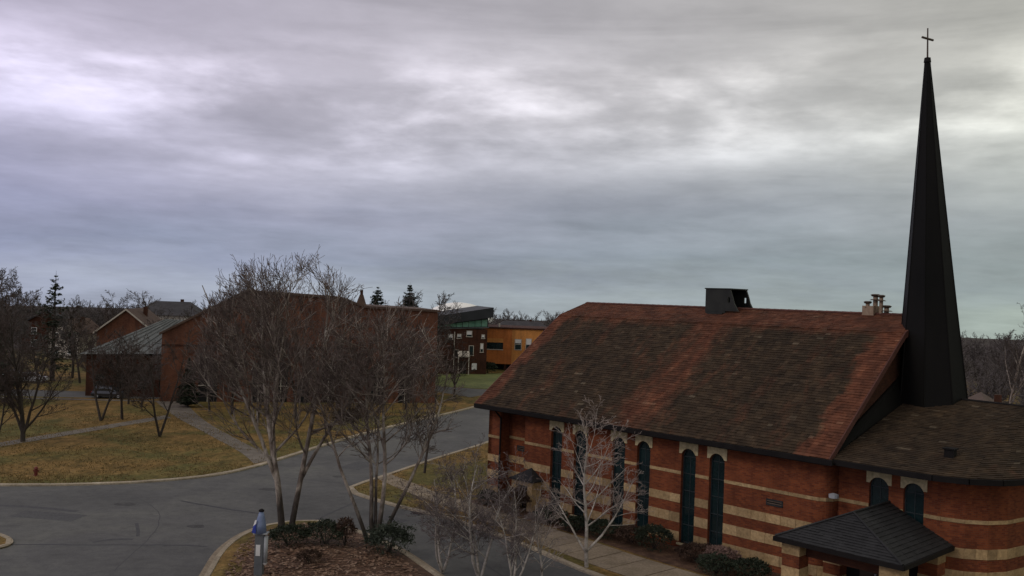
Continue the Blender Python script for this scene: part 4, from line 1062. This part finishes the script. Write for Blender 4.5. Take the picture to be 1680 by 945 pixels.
# ================================================================== vegetation
def rvec(r): 
    while True:
        v = Vector((r.uniform(-1, 1), r.uniform(-1, 1), r.uniform(-1, 1)))
        if .05 < v.length < 1: return v.normalized()
def grow(seed, stems, P):
    """returns trunk mesh builder and twig mesh builder"""
    r = random.Random(seed); tk, tw = MB(), MB()
    UP = Vector((0, 0, 1)); mains = []; env = P.get('env'); env_r = [9, .92, .96, 1.0, 1.04, 1.04]
    def branch(p, d, L, rad, lv):
        k = max(2, int(round(L / P['seg'][lv]))); k = min(k, 9)
        pts, rs = [p.copy()], [rad]; dirs = [d.copy()]
        for i in range(k):
            d = (d + rvec(r) * P['wander'][lv] + UP * P['trop'][lv]).normalized()
            if env and lv and ((p.x - env[0]) / env[3]) ** 2 + ((p.y - env[1]) / env[4]) ** 2 + ((p.z - env[2]) / env[5]) ** 2 > env_r[lv] * r.uniform(.62, 1.25): break
            p = p + d * (L / k); pts.append(p.copy()); rs.append(max(rad * (1 - (i + 1) / k * P['taper'][lv]), P['rmin'])); dirs.append(d.copy())
        if len(pts) < 2: return
        k = len(pts) - 1
        if lv == 0: mains.append(list(pts))
        if lv < P['solid']: tk.tube(pts, rs, 7 if lv == 0 else 5, cap=False)
        else: tw.tube(pts, rs, 3, cap=False)
        if lv >= P['levels'] - 1: return
        n = P['n'][lv]; n = int(n * r.uniform(.8, 1.2) * min(1.4, max(.4, L / P['ref'][lv])) + .5)
        for j in range(n):
            t = P['start'][lv] + (1 - P['start'][lv]) * ((j + r.random()) / n)
            t = min(t, .999); fi = t * k; i = int(fi); q = pts[i].lerp(pts[i + 1], fi - i); dd = dirs[min(i + 1, k)]
            side = rvec(r); side = (side - dd * side.dot(dd)).normalized()
            a = R(P['ang'][lv]) * r.uniform(.7, 1.3)
            nd = dd * math.cos(a) + side * math.sin(a)
            if nd.z < P['minz'][lv]: nd.z = P['minz'][lv] + r.uniform(0, .2); nd.normalize()
            cl = L * P['ratio'][lv] * r.uniform(.65, 1.2) * (1 - P['short'][lv] * t)
            cr_ = max((rs[i] * (1 - (fi - i)) + rs[i + 1] * (fi - i)) * P['rr'][lv], P['rmin'])
            branch(q, nd, cl, cr_, lv + 1)
    for (off, d, L, rad) in stems:
        off = Vector(off)
        if off.z > .3 and mains:      # a limb leaves the stem it stands closest to
            off = min((a_.lerp(b_, (off.z - a_.z) / (b_.z - a_.z)) for st in mains for a_, b_ in zip(st, st[1:]) if a_.z <= off.z < b_.z), key=lambda q: (q - off).length, default=off)
        branch(off, Vector(d).normalized(), L, rad, 0)
    return tk, tw
BASE = dict(levels=5, solid=2, seg=[1.2, .9, .6, .45, .4], wander=[.10, .16, .2, .25, .25], trop=[.04, .10, .08, .05, .03],
            taper=[.8, .85, .85, .8, .5], n=[10, 7, 5, 4], ref=[10, 4, 1.8, .8], start=[.3, .2, .15, .15], ang=[42, 40, 40, 38],
            minz=[.1, -.05, -.2, -.3], ratio=[.50, .50, .5, .55], short=[.45, .35, .3, .3], rr=[.55, .55, .6, .7], rmin=.011)
def params(**k): d = dict(BASE); d.update(k); return d
def make_tree(name, loc, tk, tw, mt, mw, label, group=None, cat='tree', rz=0):
    t = empty(name, (loc[0], loc[1], loc[2] if len(loc) > 2 else ground_z(loc[0], loc[1])), rz, label, cat, group)
    tk.build('trunk', mt, t, smooth=True); stuff(tw.build('crown', mw, t))
    return t

# T1: tall two-stemmed river birch on the island
P1 = params(solid=3, env=(-.35, 0, 10.9, 6.2, 6.2, 7.6), n=[11, 7, 5, 3], start=[.24, .18, .15, .15], trop=[.02, .09, .10, .08, .06], short=[.2, .2, .3, .3], ratio=[.52, .52, .46, .5], ang=[52, 40, 36, 34], minz=[.25, .05, -.1, -.2], wander=[.08, .12, .15, .18, .2], rmin=.012)
tk, tw = grow(11, [((0, 0, 0), (-.13, 0, 1), 15.6, .24), ((.45, .25, 0), (.10, .05, 1), 16.0, .21), ((-.1, .1, 3.2), (-.50, -.1, 1), 13.8, .14), ((.3, .1, 3.4), (.47, .2, 1), 13.8, .13), ((.1, .1, 4.5), (.0, -.2, 1), 12.0, .11)], P1)
make_tree('birch_tree', (-14.3, 60.5, .15), tk, tw, M_stem, M_twig_birch, 'tall bare two-stemmed tree behind the dark shrubs on the island')
# T2: fan of five stems
P2 = params(solid=3, env=(.35, 0, 9.6, 4.9, 4.9, 5.7), n=[11, 7, 5, 4], start=[.36, .18, .15, .15], trop=[.03, .07, .07, .06, .05], short=[.1, .2, .3, .3], ratio=[.46, .5, .46, .5], ang=[48, 42, 38, 34], minz=[.15, -.05, -.15, -.2], wander=[.10, .15, .17, .2, .2], rmin=.012)
tk, tw = grow(23, [((-.35, 0, 0), (-.30, .05, 1), 11.4, .14), ((-.1, .2, 0), (-.10, .1, 1), 12.6, .16), ((.15, 0, 0), (.15, -.05, 1), 12.8, .17), ((.35, .1, 0), (.36, .05, 1), 12.0, .14), ((0, .3, 0), (.02, .25, 1), 11.5, .12)], P2)
make_tree('birch_tree', (-8.1, 58.4, .35), tk, tw, M_stem, M_twig_birch, 'bare multi-stemmed tree fanning out of the mulch beside the drive')
# T9: white birch before the church wall
P9 = params(ref=[6.5, 3, 1.3, .6], n=[11, 7, 5, 4], start=[.25, .2, .15, .1], trop=[.03, .05, .05, .03, .02], ratio=[.55, .5, .5, .55], ang=[50, 42, 40, 38], wander=[.14, .2, .22, .25, .25], rmin=.009)
tk, tw = grow(31, [((0, 0, 0), (-.12, 0, 1), 8.2, .13), ((.05, .05, .9), (.75, .1, .75), 5.2, .085), ((0, 0, .8), (-.5, .3, .9), 5, .07)], P9)
make_tree('white_birch', (5.0, 55.6, .1), tk, tw, M_bark_white, M_twig_pale, 'slender white-barked birch standing in front of the church windows')
# T10: twiggy ornamental trees in the foreground
P10 = params(ref=[6.0, 2.8, 1.2, .6], n=[11, 8, 6, 5], start=[.15, .12, .1, .1], trop=[.02, .04, .03, .02, .02], ratio=[.5, .5, .5, .55], ang=[52, 46, 42, 40], wander=[.2, .24, .26, .28, .3], rmin=.0085)
tk, tw = grow(41, [((0, 0, 0), (-.25, 0, 1), 6.6, .10), ((.1, 0, 0), (.3, .1, 1), 6.2, .09), ((0, .1, 0), (-.05, .3, 1), 6.4, .08)], P10)
t10 = make_tree('twiggy_tree', (-1.3, 52.6, .1), tk, tw, M_bark_white, M_twig_mauve, 'tangled twiggy small tree at the bottom edge beside the drive')
tree_copy_later = [((-3.4, 53.6, .1), .86, 2.2, 'twiggy small tree at the bottom edge left of the tangled one'), ((.6, 51.3, .1), .8, 4.0, 'twiggy small tree at the bottom edge right of the tangled one')]
for l_, s_, z_, lb_ in tree_copy_later:
    c_ = copy_tree(t10); c_.location = l_; c_.scale = (s_, s_, s_); c_.rotation_euler = (0, 0, z_); c_['label'] = lb_
tk, tw = grow(47, [((0, 0, 0), (.15, 0, 1), 4.6, .07), ((.1, 0, 0), (-.4, .1, 1), 4.2, .06)], P10)
make_tree('pale_sapling', (2.2, 51.6, .1), tk, tw, M_bark_white, M_twig_pale, 'small pale sapling at the bottom edge left of the white birch')
# young street tree by the corner
P8 = params(n=[9, 6, 5, 4], start=[.35, .15, .1, .1], ratio=[.42, .5, .5, .55], trop=[.02, .08, .08, .05, .03])
tk, tw = grow(53, [((0, 0, 0), (.03, 0, 1), 9.5, .12)], P8)
make_tree('street_tree', (-7.2, 83.0, .1), tk, tw, M_bark_dark, M_twig, 'slim dark young tree on the grass corner beside the sidewalk')

# lawn tree prototypes
PL = params(n=[11, 9, 6, 4], start=[.2, .15, .12, .1], trop=[.03, .09, .08, .05, .03], ratio=[.52, .5, .5, .55], ang=[44, 40, 38, 36], rmin=.017)
tk, tw = grow(61, [((0, 0, 0), (-.05, 0, 1), 12.5, .24), ((-.1, 0, .8), (-.45, .1, 1), 9.5, .15), ((.1, 0, .7), (.4, -.1, 1), 10, .16), ((.1, .1, 1.2), (.75, .2, 1), 7.5, .12)], PL)
lawnA = make_tree('lawn_tree', (-47.6, 91.9, .1), tk, tw, M_bark_dark, M_twig, 'wide multi-limbed bare tree beside the footpath at the left', 'bare trees on the left lawn')
tk, tw = grow(67, [((0, 0, 0), (-.28, 0, 1), 9.5, .15), ((.1, .1, .1), (.22, .05, 1), 9.2, .14)], PL)
lawnB = make_tree('lawn_tree', (-46.9, 107.7, .1), tk, tw, M_bark_dark, M_twig, 'forked bare tree in front of the parked dark car', 'bare trees on the left lawn')
def tree_copy(src, loc, s, rz, label, group=None):
    c = copy_tree(src); z = .1 if (math.hypot(*loc[:2]) < 125) else ground_z(loc[0], loc[1])
    c.location = (loc[0], loc[1], z); c.scale = (s, s, s); c.rotation_euler = (0, 0, rz); c['label'] = label
    if group: c['group'] = group
    elif 'group' in c: del c['group']
    return c
tree_copy(lawnB, (-45.1, 109.4), .93, 2.0, 'dark bare tree just right of the parked dark car', 'bare trees on the left lawn')
tree_copy(lawnB, (-36.4, 97.9), .98, 4.1, 'single bare tree where the footpath meets the walkway', 'bare trees on the left lawn')
tree_copy(lawnB, (-49.5, 90.6), .8, 1.2, 'thin bare tree cut by the left edge beside the footpath', 'bare trees on the left lawn')

# far tree prototypes: broad brown crowns
PF = params(n=[10, 8, 6, 4], levels=5, start=[.25, .15, .12, .1], trop=[.02, .08, .06, .05, .03], ratio=[.5, .5, .5, .6], ang=[46, 42, 40, 38], rmin=.024)
tk, tw = grow(71, [((0, 0, 0), (.02, 0, 1), 11.5, .26), ((0, 0, 2.5), (-.5, .1, 1), 7.5, .16), ((0, 0, 2.7), (.5, -.2, 1), 7.5, .16)], PF)
farA = make_tree('far_tree', (-84, 200), tk, tw, M_bark_dark, M_twig, 'broad bare tree on the skyline between the left houses', 'bare trees beyond the left lawn')
tk, tw = grow(73, [((0, 0, 0), (-.02, .03, 1), 12.5, .24), ((0, 0, 3.5), (.3, .3, 1), 7, .14)], PF)
farB = make_tree('far_tree', (-76, 199), tk, tw, M_bark_dark, M_twig_grey, 'narrower bare tree beside the broad one on the left skyline', 'bare trees beyond the left lawn')
PW = params(n=[9, 7, 5, 3], levels=4, start=[.2, .12, .1, .1], trop=[.02, .07, .06, .05, .03], ratio=[.52, .5, .6, .6], ang=[46, 42, 40, 38], rmin=.045, ref=[8, 4, 1.8, .8])
tk, tw = grow(79, [((0, 0, 0), (.02, 0, 1), 10, .26), ((0, 0, 1.5), (-.5, .1, 1), 7.5, .16), ((0, 0, 1.7), (.5, -.2, 1), 7.5, .16)], PW)
farC = make_tree('wood_tree', (-2, 318), tk, tw, M_bark_dark, M_twig_grey, 'bare tree in the wood above the orange block', 'bare trees of the wood above the orange block')
bg = [(-88, 150, 1.15, farA), (-97, 158, 1.2, farB), (-80, 146, 1.0, farB), (-73, 156, .95, farA), (-68, 148, .8, farB), (-92, 172, 1.2, farA), (-104, 182, 1.25, farB),
      (-64, 142, .62, farA), (-71, 141, .7, farB), (-62, 158, .7, farB), (-84, 132, .85, farA), (-77, 124, .75, farB), (-68, 118, .55, farA), (-62, 138, .5, farB), (-90, 138, 1.0, farB), (-50.2, 123.5, .58, farA), (-63, 121, .55, farB), (-47.5, 121, .55, farB), (-64, 116, .5, farA)]
for i, (x, y, s, src) in enumerate(bg):
    tree_copy(src, (x, y), s, i * 1.7, 'bare brown tree in the thicket beyond the left lawn', 'bare trees in the thicket beyond the left lawn')
for i in range(44):
    y = rnd.uniform(215, 300); x = y * rnd.uniform(-.58, -.22)
    tree_copy(farC, (x, y), rnd.uniform(.75, 1.0), rnd.uniform(0, 6), 'bare tree of the far left skyline behind the houses', 'bare trees of the far left skyline')
for i in range(24):
    x = rnd.uniform(-12, 24); y = rnd.uniform(300, 345)
    tree_copy(farC, (x, y), rnd.uniform(.85, 1.08), rnd.uniform(0, 6), farC['label'], farC['group'])
for i in range(46):
    y = rnd.uniform(110, 260); x = y * rnd.uniform(.45, .66)
    s = rnd.uniform(.6, .8) if y < 160 else rnd.uniform(.75, .98)
    tree_copy(farC, (x, y), s, rnd.uniform(0, 6), 'bare brown tree in the wood right of the spire', 'bare trees in the wood right of the spire')
for i in range(170):
    a_ = rnd.uniform(-.62, .62); r_ = rnd.uniform(290, 470); x, y = r_ * math.sin(a_), r_ * math.cos(a_)
    tree_copy(farC, (x, y), rnd.uniform(.8, 1.05), rnd.uniform(0, 6), 'distant bare tree along the horizon', 'distant bare trees along the horizon')
tk, tw = grow(83, [((0, 0, 0), (-.05, 0, 1), 13.5, .2), ((0, 0, 4), (.35, .1, 1), 8.5, .13)], params(n=[8, 6, 4, 3], start=[.3, .15, .1, .1], rmin=.016, trop=[.02, .12, .1, .06, .03]))
make_tree('tall_bare_tree', (63.5, 118), tk, tw, M_bark_birch, M_twig, 'tall pale bare tree rising at the right edge past the spire')
for x, y, s, lb in ((-21.5, 168, 1.12, 'bare tree showing between the two pointed conifers'), (-14.6, 172, 1.12, 'bare tree right of the taller pointed conifer')):
    tree_copy(farB, (x, y), s, x, lb)
# trees standing before the hall
for i, (x, y, s, lb) in enumerate(((-25.5, 113, .82, 'bare tree before the middle of the hall wall'), (-34.5, 117, .8, 'bare tree just right of the hall left corner'), (-30, 112, .78, 'small bare tree before the arched hall window'), (-20, 118, .72, 'small bare tree before the hall entry'), (-14, 128, .8, 'bare tree before the right end of the hall'), (-8.5, 146, .7, 'small bare tree by the far bend of the road'), (-38, 119, .6, 'low bare tree at the hall left corner'))):
    tree_copy(farA if i % 2 else farB, (x, y), s, i * 2.1, lb)

# evergreens
def conifer(name, loc, h, rad, seed, label, mat=M_leaf_pine, gappy=.0, nmul=1.0):
    r = random.Random(seed); tk, lf = MB(), MB()
    tk.tube([(0, 0, 0), (.05, 0, h * .5), (0, 0, h)], [.022 * h, .013 * h, .01], 7)
    z = h * .12
    while z < h * .985:
        f = 1 - (z / h); L = rad * (f ** .9) * r.uniform(.7, 1.15) + .04; nb = int((6 + 6 * f) * nmul); ph = r.uniform(0, 6.28)
        for k in range(nb):
            if r.random() < gappy: continue
            a = ph + 2 * math.pi * k / nb + r.uniform(-.25, .25); l = L * r.uniform(.7, 1.1); dx, dy = math.cos(a), math.sin(a)
            droop = r.uniform(-.02, .28)
            pts = [Vector((dx * l * t, dy * l * t, z - droop * l * math.sin(t * 2.2) + .22 * l * t * t)) for t in (0, .33, .66, 1)]
            tk.tube(pts, [.03 * f + .01, .02 * f + .008, .012, .006], 4, cap=False)
            for _ in range(int((12 + 60 * l / max(rad, .1)) * nmul)):
                t = r.random() ** .7; i = min(2, int(t * 3)); p = pts[i].lerp(pts[i + 1], t * 3 - i)
                s = (.16 + .06 * h / 10) * r.uniform(.6, 1.6) * min(1, .35 + .6 * l); d1 = rvec(r) * s; d1.z *= .5; d2 = rvec(r) * s * .45
                p = p + rvec(r) * (.10 + .07 * l); lf.tri(p - d1 * .4 + d2, p - d1 * .4 - d2, p + d1 * 1.3)
        z += h * .026 * r.uniform(.6, 1.4)
    t = empty(name, (loc[0], loc[1], ground_z(*loc)), r.uniform(0, 6), label, 'tree')
    tk.build('trunk', M_bark_dark, t); stuff(lf.build('crown', mat, t))
    return t
conifer('spruce_tree', (-24.4, 170), 17.2, 7.0, 1, 'shorter pointed conifer above the hall roof', M_leaf_dark, .12, 1.2)
conifer('spruce_tree', (-18.6, 170), 18.0, 7.2, 2, 'taller pointed conifer above the hall roof', M_leaf_dark, .08, 1.2)
conifer('pine_tree', (-73.4, 150), 17.8, 5.4, 3, 'ragged tall pine against the sky at the left', M_leaf_dark, .62, .9)
conifer('pine_tree', (-68.0, 122), 12.4, 4.6, 4, 'broad grey-green pine behind the lawn tree at the left', M_leaf_pine, .15, 1.4)
conifer('cedar_tree', (-42.0, 122.5), 6.6, 1.6, 5, 'dark narrow cedar at the left corner of the hall', M_leaf_dark, .05, 1.2)

def shrub(name, loc, rx_, ry_, h, seed, mat, label, n=2600, leaf=.07, group=None, spiky=0.0):
    r = random.Random(seed); lf, st_ = MB(), MB()
    for k in range(9):
        a = r.uniform(0, 6.28); st_.tube([(0, 0, 0), (math.cos(a) * rx_ * .3, math.sin(a) * ry_ * .3, h * .4), (math.cos(a) * rx_ * .6, math.sin(a) * ry_ * .6, h * .75)], [.03, .02, .01], 4, cap=False)
    o = Vector((seed * 7.1, seed * 3.3, 0))
    for _ in range(n):
        d = rvec(r); d.z = abs(d.z) * 1.0 if r.random() < .85 else d.z
        bulge = 1 + .28 * mnoise.noise(d * 2.2 + o) + .14 * mnoise.noise(d * 5 + o)
        q = r.uniform(.55, 1.0) ** .5 * bulge + (spiky * r.random() ** 3)
        p = Vector((d.x * rx_ * q, d.y * ry_ * q, h * .46 + d.z * h * .54 * q))
        if p.z < .02: p.z = r.uniform(.02, .15)
        s = leaf * r.uniform(.6, 1.5); a1 = rvec(r) * s; a2 = rvec(r) * s * .6
        if r.random() < .5: a1 = (a1 + d * s * .6)
        lf.tri(p - a1 + a2, p - a1 * .2 - a2, p + a1)
    t = empty(name, loc, r.uniform(0, 6), label, 'shrub', group)
    st_.build('stems', M_bark_dark, t); stuff(lf.build('foliage', mat, t))
    return t
IZ = .35
shrub('evergreen_shrub', (-13.1, 57.0, .3), 1.35, 1.1, 1.35, 1, M_leaf_dark, 'low dark green shrub at the foot of the two-stemmed tree')
shrub('evergreen_shrub', (-10.9, 57.4, .35), 1.5, 1.2, 1.55, 2, M_leaf_dark, 'rounded dark shrub in the middle of the island')
shrub('rust_shrub', (-9.7, 57.2, .4), .7, .7, 1.75, 3, M_leaf_rust, 'rust brown shrub against the rounded dark island shrub', 1300)
shrub('juniper_shrub', (-6.9, 56.6, .3), 1.2, 1.0, 1.5, 4, M_leaf_pine, 'spiky green juniper at the foot of the fan-shaped tree', 2600, .09, spiky=.6)
shrub('rust_shrub', (-11.0, 53.2, .5), .75, .7, .7, 5, M_leaf_rust, 'small low brown shrub among the leaves at the bottom edge', 900)
ch_sh = [(.6, 69.3, 1.5, 1.3, 1.75, M_leaf_rust, 'large rounded rust-dark shrub left of the side porch'), (-1.3, 71.4, .8, .8, 1.1, M_leaf_dark, 'small dark shrub at the far end of the church bed'), (3.3, 66.3, 1.3, 1.1, 1.1, M_leaf_dark, 'low dark green shrub in front of the side porch'), (5.0, 64.2, 1.2, 1.0, 1.0, M_leaf_dark, 'low dark shrub under the first pair of windows'),
         (6.6, 62.6, 1.3, 1.0, 1.2, M_leaf_dark, 'dark shrub behind the white birch'), (8.4, 61.3, 1.1, 1.0, 1.15, M_leaf_rust, 'rust dark shrub under the second pair of windows'), (9.7, 60.0, 1.25, 1.2, 1.6, M_leaf_dark, 'rounded dark shrub between second and third window pair'), (11.9, 57.6, 1.3, 1.0, 1.1, M_leaf_rust, 'brown low shrub under the last pair of windows'),
         (13.2, 56.4, 1.2, 1.0, 1.3, M_leaf_tan, 'shrub with dry pinkish-tan flower heads left of the big porch'), (12.6, 55.2, 1.4, 1.1, 1.1, M_leaf_dark, 'dark shrub at the sidewalk edge left of the big porch'), (14.4, 54.2, 1.2, 1.0, 1.2, M_leaf_dark, 'dark shrub against the big porch pillar')]
for i, (x, y, a_, b_, h_, mt, lb) in enumerate(ch_sh): shrub('bed_shrub', (x, y, .1), a_, b_, h_, 20 + i, mt, lb, 2400, .075)
shrub('lawn_shrub', (-4.4, 193.0, .1), 2.0, 1.6, 2.4, 50, M_leaf_dark, 'dark clipped shrub before the orange block undercroft', 1500, .16)
struct(MB().prism_z([(-3.0, 71.9), (1.8, 66.9), (4.9, 63.2), (10.1, 56.7), (13.2, 53.6), (17.2, 55.2), (11.8, 60.4), (-1.5, 74.2)], .05, .118).build('planting_bed', M_mulch))

# ================================================================== small things
# call post: grey pillar with pale blue cone top
cp = empty('call_post', (-13.25, 51.0, .12), 0, 'grey post with pale blue cone top and white plate at the bottom edge', 'post')
MB().box(-.26, .2, -.2, .2, 0, 2.55).build('pillar', M_post, cp, bevel=.02)
MB().tube([(-.02, 0, 2.55), (-.02, 0, 3.0), (0, 0, 3.45), (0, 0, 3.72)], [.34, .30, .19, .11], 12).build('cone_top', M_blue, cp, smooth=True)
MB().tube([(0, 0, 3.72), (0, 0, 3.80), (0, 0, 3.86)], [.15, .15, .06], 10).build('tip', M_gutter, cp)
MB().box(-.18, .06, -.225, -.202, 1.35, 1.95).build('plate', M_whitepaint, cp)
MB().tube([(.30, -.05, .95), (.30, -.05, 2.4)], [.13, .13], 10).build('side_tube', M_pale_steel, cp, smooth=True)
MB().tube([(.30, -.05, .85), (.30, -.05, .95)], [.09, .14], 10).build('tube_end', M_whitepaint, cp)
MB().box(-.36, .42, -.26, .24, 2.52, 2.58).build('collar', M_pale_steel, cp)
MB().hexa([(-.42, -.30, 2.62), (-.18, -.34, 2.60), (-.18, -.31, 2.60), (-.42, -.27, 2.62), (-.36, -.24, 2.95), (-.2, -.3, 3.1), (-.2, -.27, 3.1), (-.36, -.21, 2.95)]).build('blue_flag', M_deepblue, cp)
MB().hexa([(-.36, -.25, 2.96), (-.2, -.31, 3.11), (-.2, -.28, 3.11), (-.36, -.22, 2.96), (-.27, -.24, 3.28), (-.18, -.27, 3.3), (-.18, -.24, 3.3), (-.27, -.21, 3.28)]).build('white_flag', M_whitepaint, cp)
# hydrant
hy_ = empty('fire_hydrant', (-38.3, 76.2, .1), .4, 'small red fire hydrant on the left lawn near the kerb', 'hydrant')
MB().tube([(0, 0, 0), (0, 0, .08), (0, 0, .081), (0, 0, .55)], [.2, .2, .13, .13], 12).build('barrel', M_red, hy_)
MB().tube([(0, 0, .55), (0, 0, .6), (0, 0, .7), (0, 0, .76)], [.17, .17, .12, .03], 12).build('bonnet', M_red, hy_)
for sx in (-1, 1): MB().tube([(sx * .1, 0, .42), (sx * .22, 0, .42)], [.065, .075], 8).build('outlet', M_red, hy_)
MB().tube([(0, -.1, .36), (0, -.23, .36)], [.085, .095], 8).build('pumper_outlet', M_red, hy_)

def car(name, loc, rz, paint, label, L=4.6, W=1.85, Ht=1.72, group=None):
    c = empty(name, loc, rz, label, 'car', group)
    k = L / 4.6
    def loft(secs, nm, mat, par):
        m = MB(); n = len(secs[0])
        for s in secs: m.v += s
        for i in range(len(secs) - 1):
            for j in range(n):
                q = (j + 1) % n; m.f.append((i * n + j, i * n + q, (i + 1) * n + q, (i + 1) * n + j))
        m.f.append(tuple(range(n - 1, -1, -1))); m.f.append(tuple(range((len(secs) - 1) * n, len(secs) * n)))
        return m.build(nm, mat, par, smooth=False, bevel=.04)
    def ring(x, hw, zb, zt): return [(x * k, -hw, zb), (x * k, hw, zb), (x * k, hw * 1.0, zb + (zt - zb) * .55), (x * k, hw * .93, zt), (x * k, -hw * .93, zt), (x * k, -hw * 1.0, zb + (zt - zb) * .55)]
    h = W / 2
    body = loft([ring(-2.28, h * .86, .42, .86), ring(-2.1, h * .96, .32, 1.02), ring(-1.2, h, .28, 1.06), ring(0, h, .28, 1.04), ring(.95, h, .28, 1.02), ring(1.9, h * .97, .3, .92), ring(2.25, h * .84, .4, .78)], 'body', paint, c)
    loft([ring(-2.05, h * .86, 1.0, 1.06), ring(-1.75, h * .82, 1.0, Ht - .06), ring(-.6, h * .82, 1.0, Ht), ring(.2, h * .82, 1.0, Ht - .03), ring(1.05, h * .86, 1.0, 1.05)], 'cabin', M_carglass, c)
    MB().box(-1.72 * k, .22 * k, -h * .74, h * .74, Ht - .05, Ht + .02).build('roof', paint, c, bevel=.04)
    for x in (-1.45, 1.4):
        for s in (-1, 1):
            wlo = MB().tube([(x * k, s * (h - .2), .34), (x * k, s * (h + .01), .34)], [.34, .34], 16).build('wheel', M_tyre, c)
            MB().tube([(x * k, s * (h + .005), .34), (x * k, s * (h + .025), .34)], [.2, .18], 12).build('rim', M_pale_steel, wlo)
    for s in (-1, 1):
        MB().box(2.12 * k, 2.24 * k, s * h * .62 - .18, s * h * .62 + .18, .62, .76).build('headlight', M_lamp, c)
        MB().box(-2.27 * k, -2.17 * k, s * h * .7 - .13, s * h * .7 + .13, .72, .95).build('tail_light', M_taillamp, c)
        MB().box(.55 * k, .75 * k, s * (h + .08) - .09, s * (h + .08) + .09, 1.02, 1.16).build('mirror', paint, c)
    return c
car('parked_car', (-55.2, 129.3, .11), R(6), M_carpaint, 'dark estate car parked on the back road behind the forked tree')
car('parked_car', (-79.6, 150.5, .0), R(20), M_carwhite, 'white car parked among the trees at the left edge', Ht=1.5)
car('parked_car', (-75.0, 147.0, .0), R(15), M_carwhite, 'pale car beside the white one behind the left lawn tree', Ht=1.5)
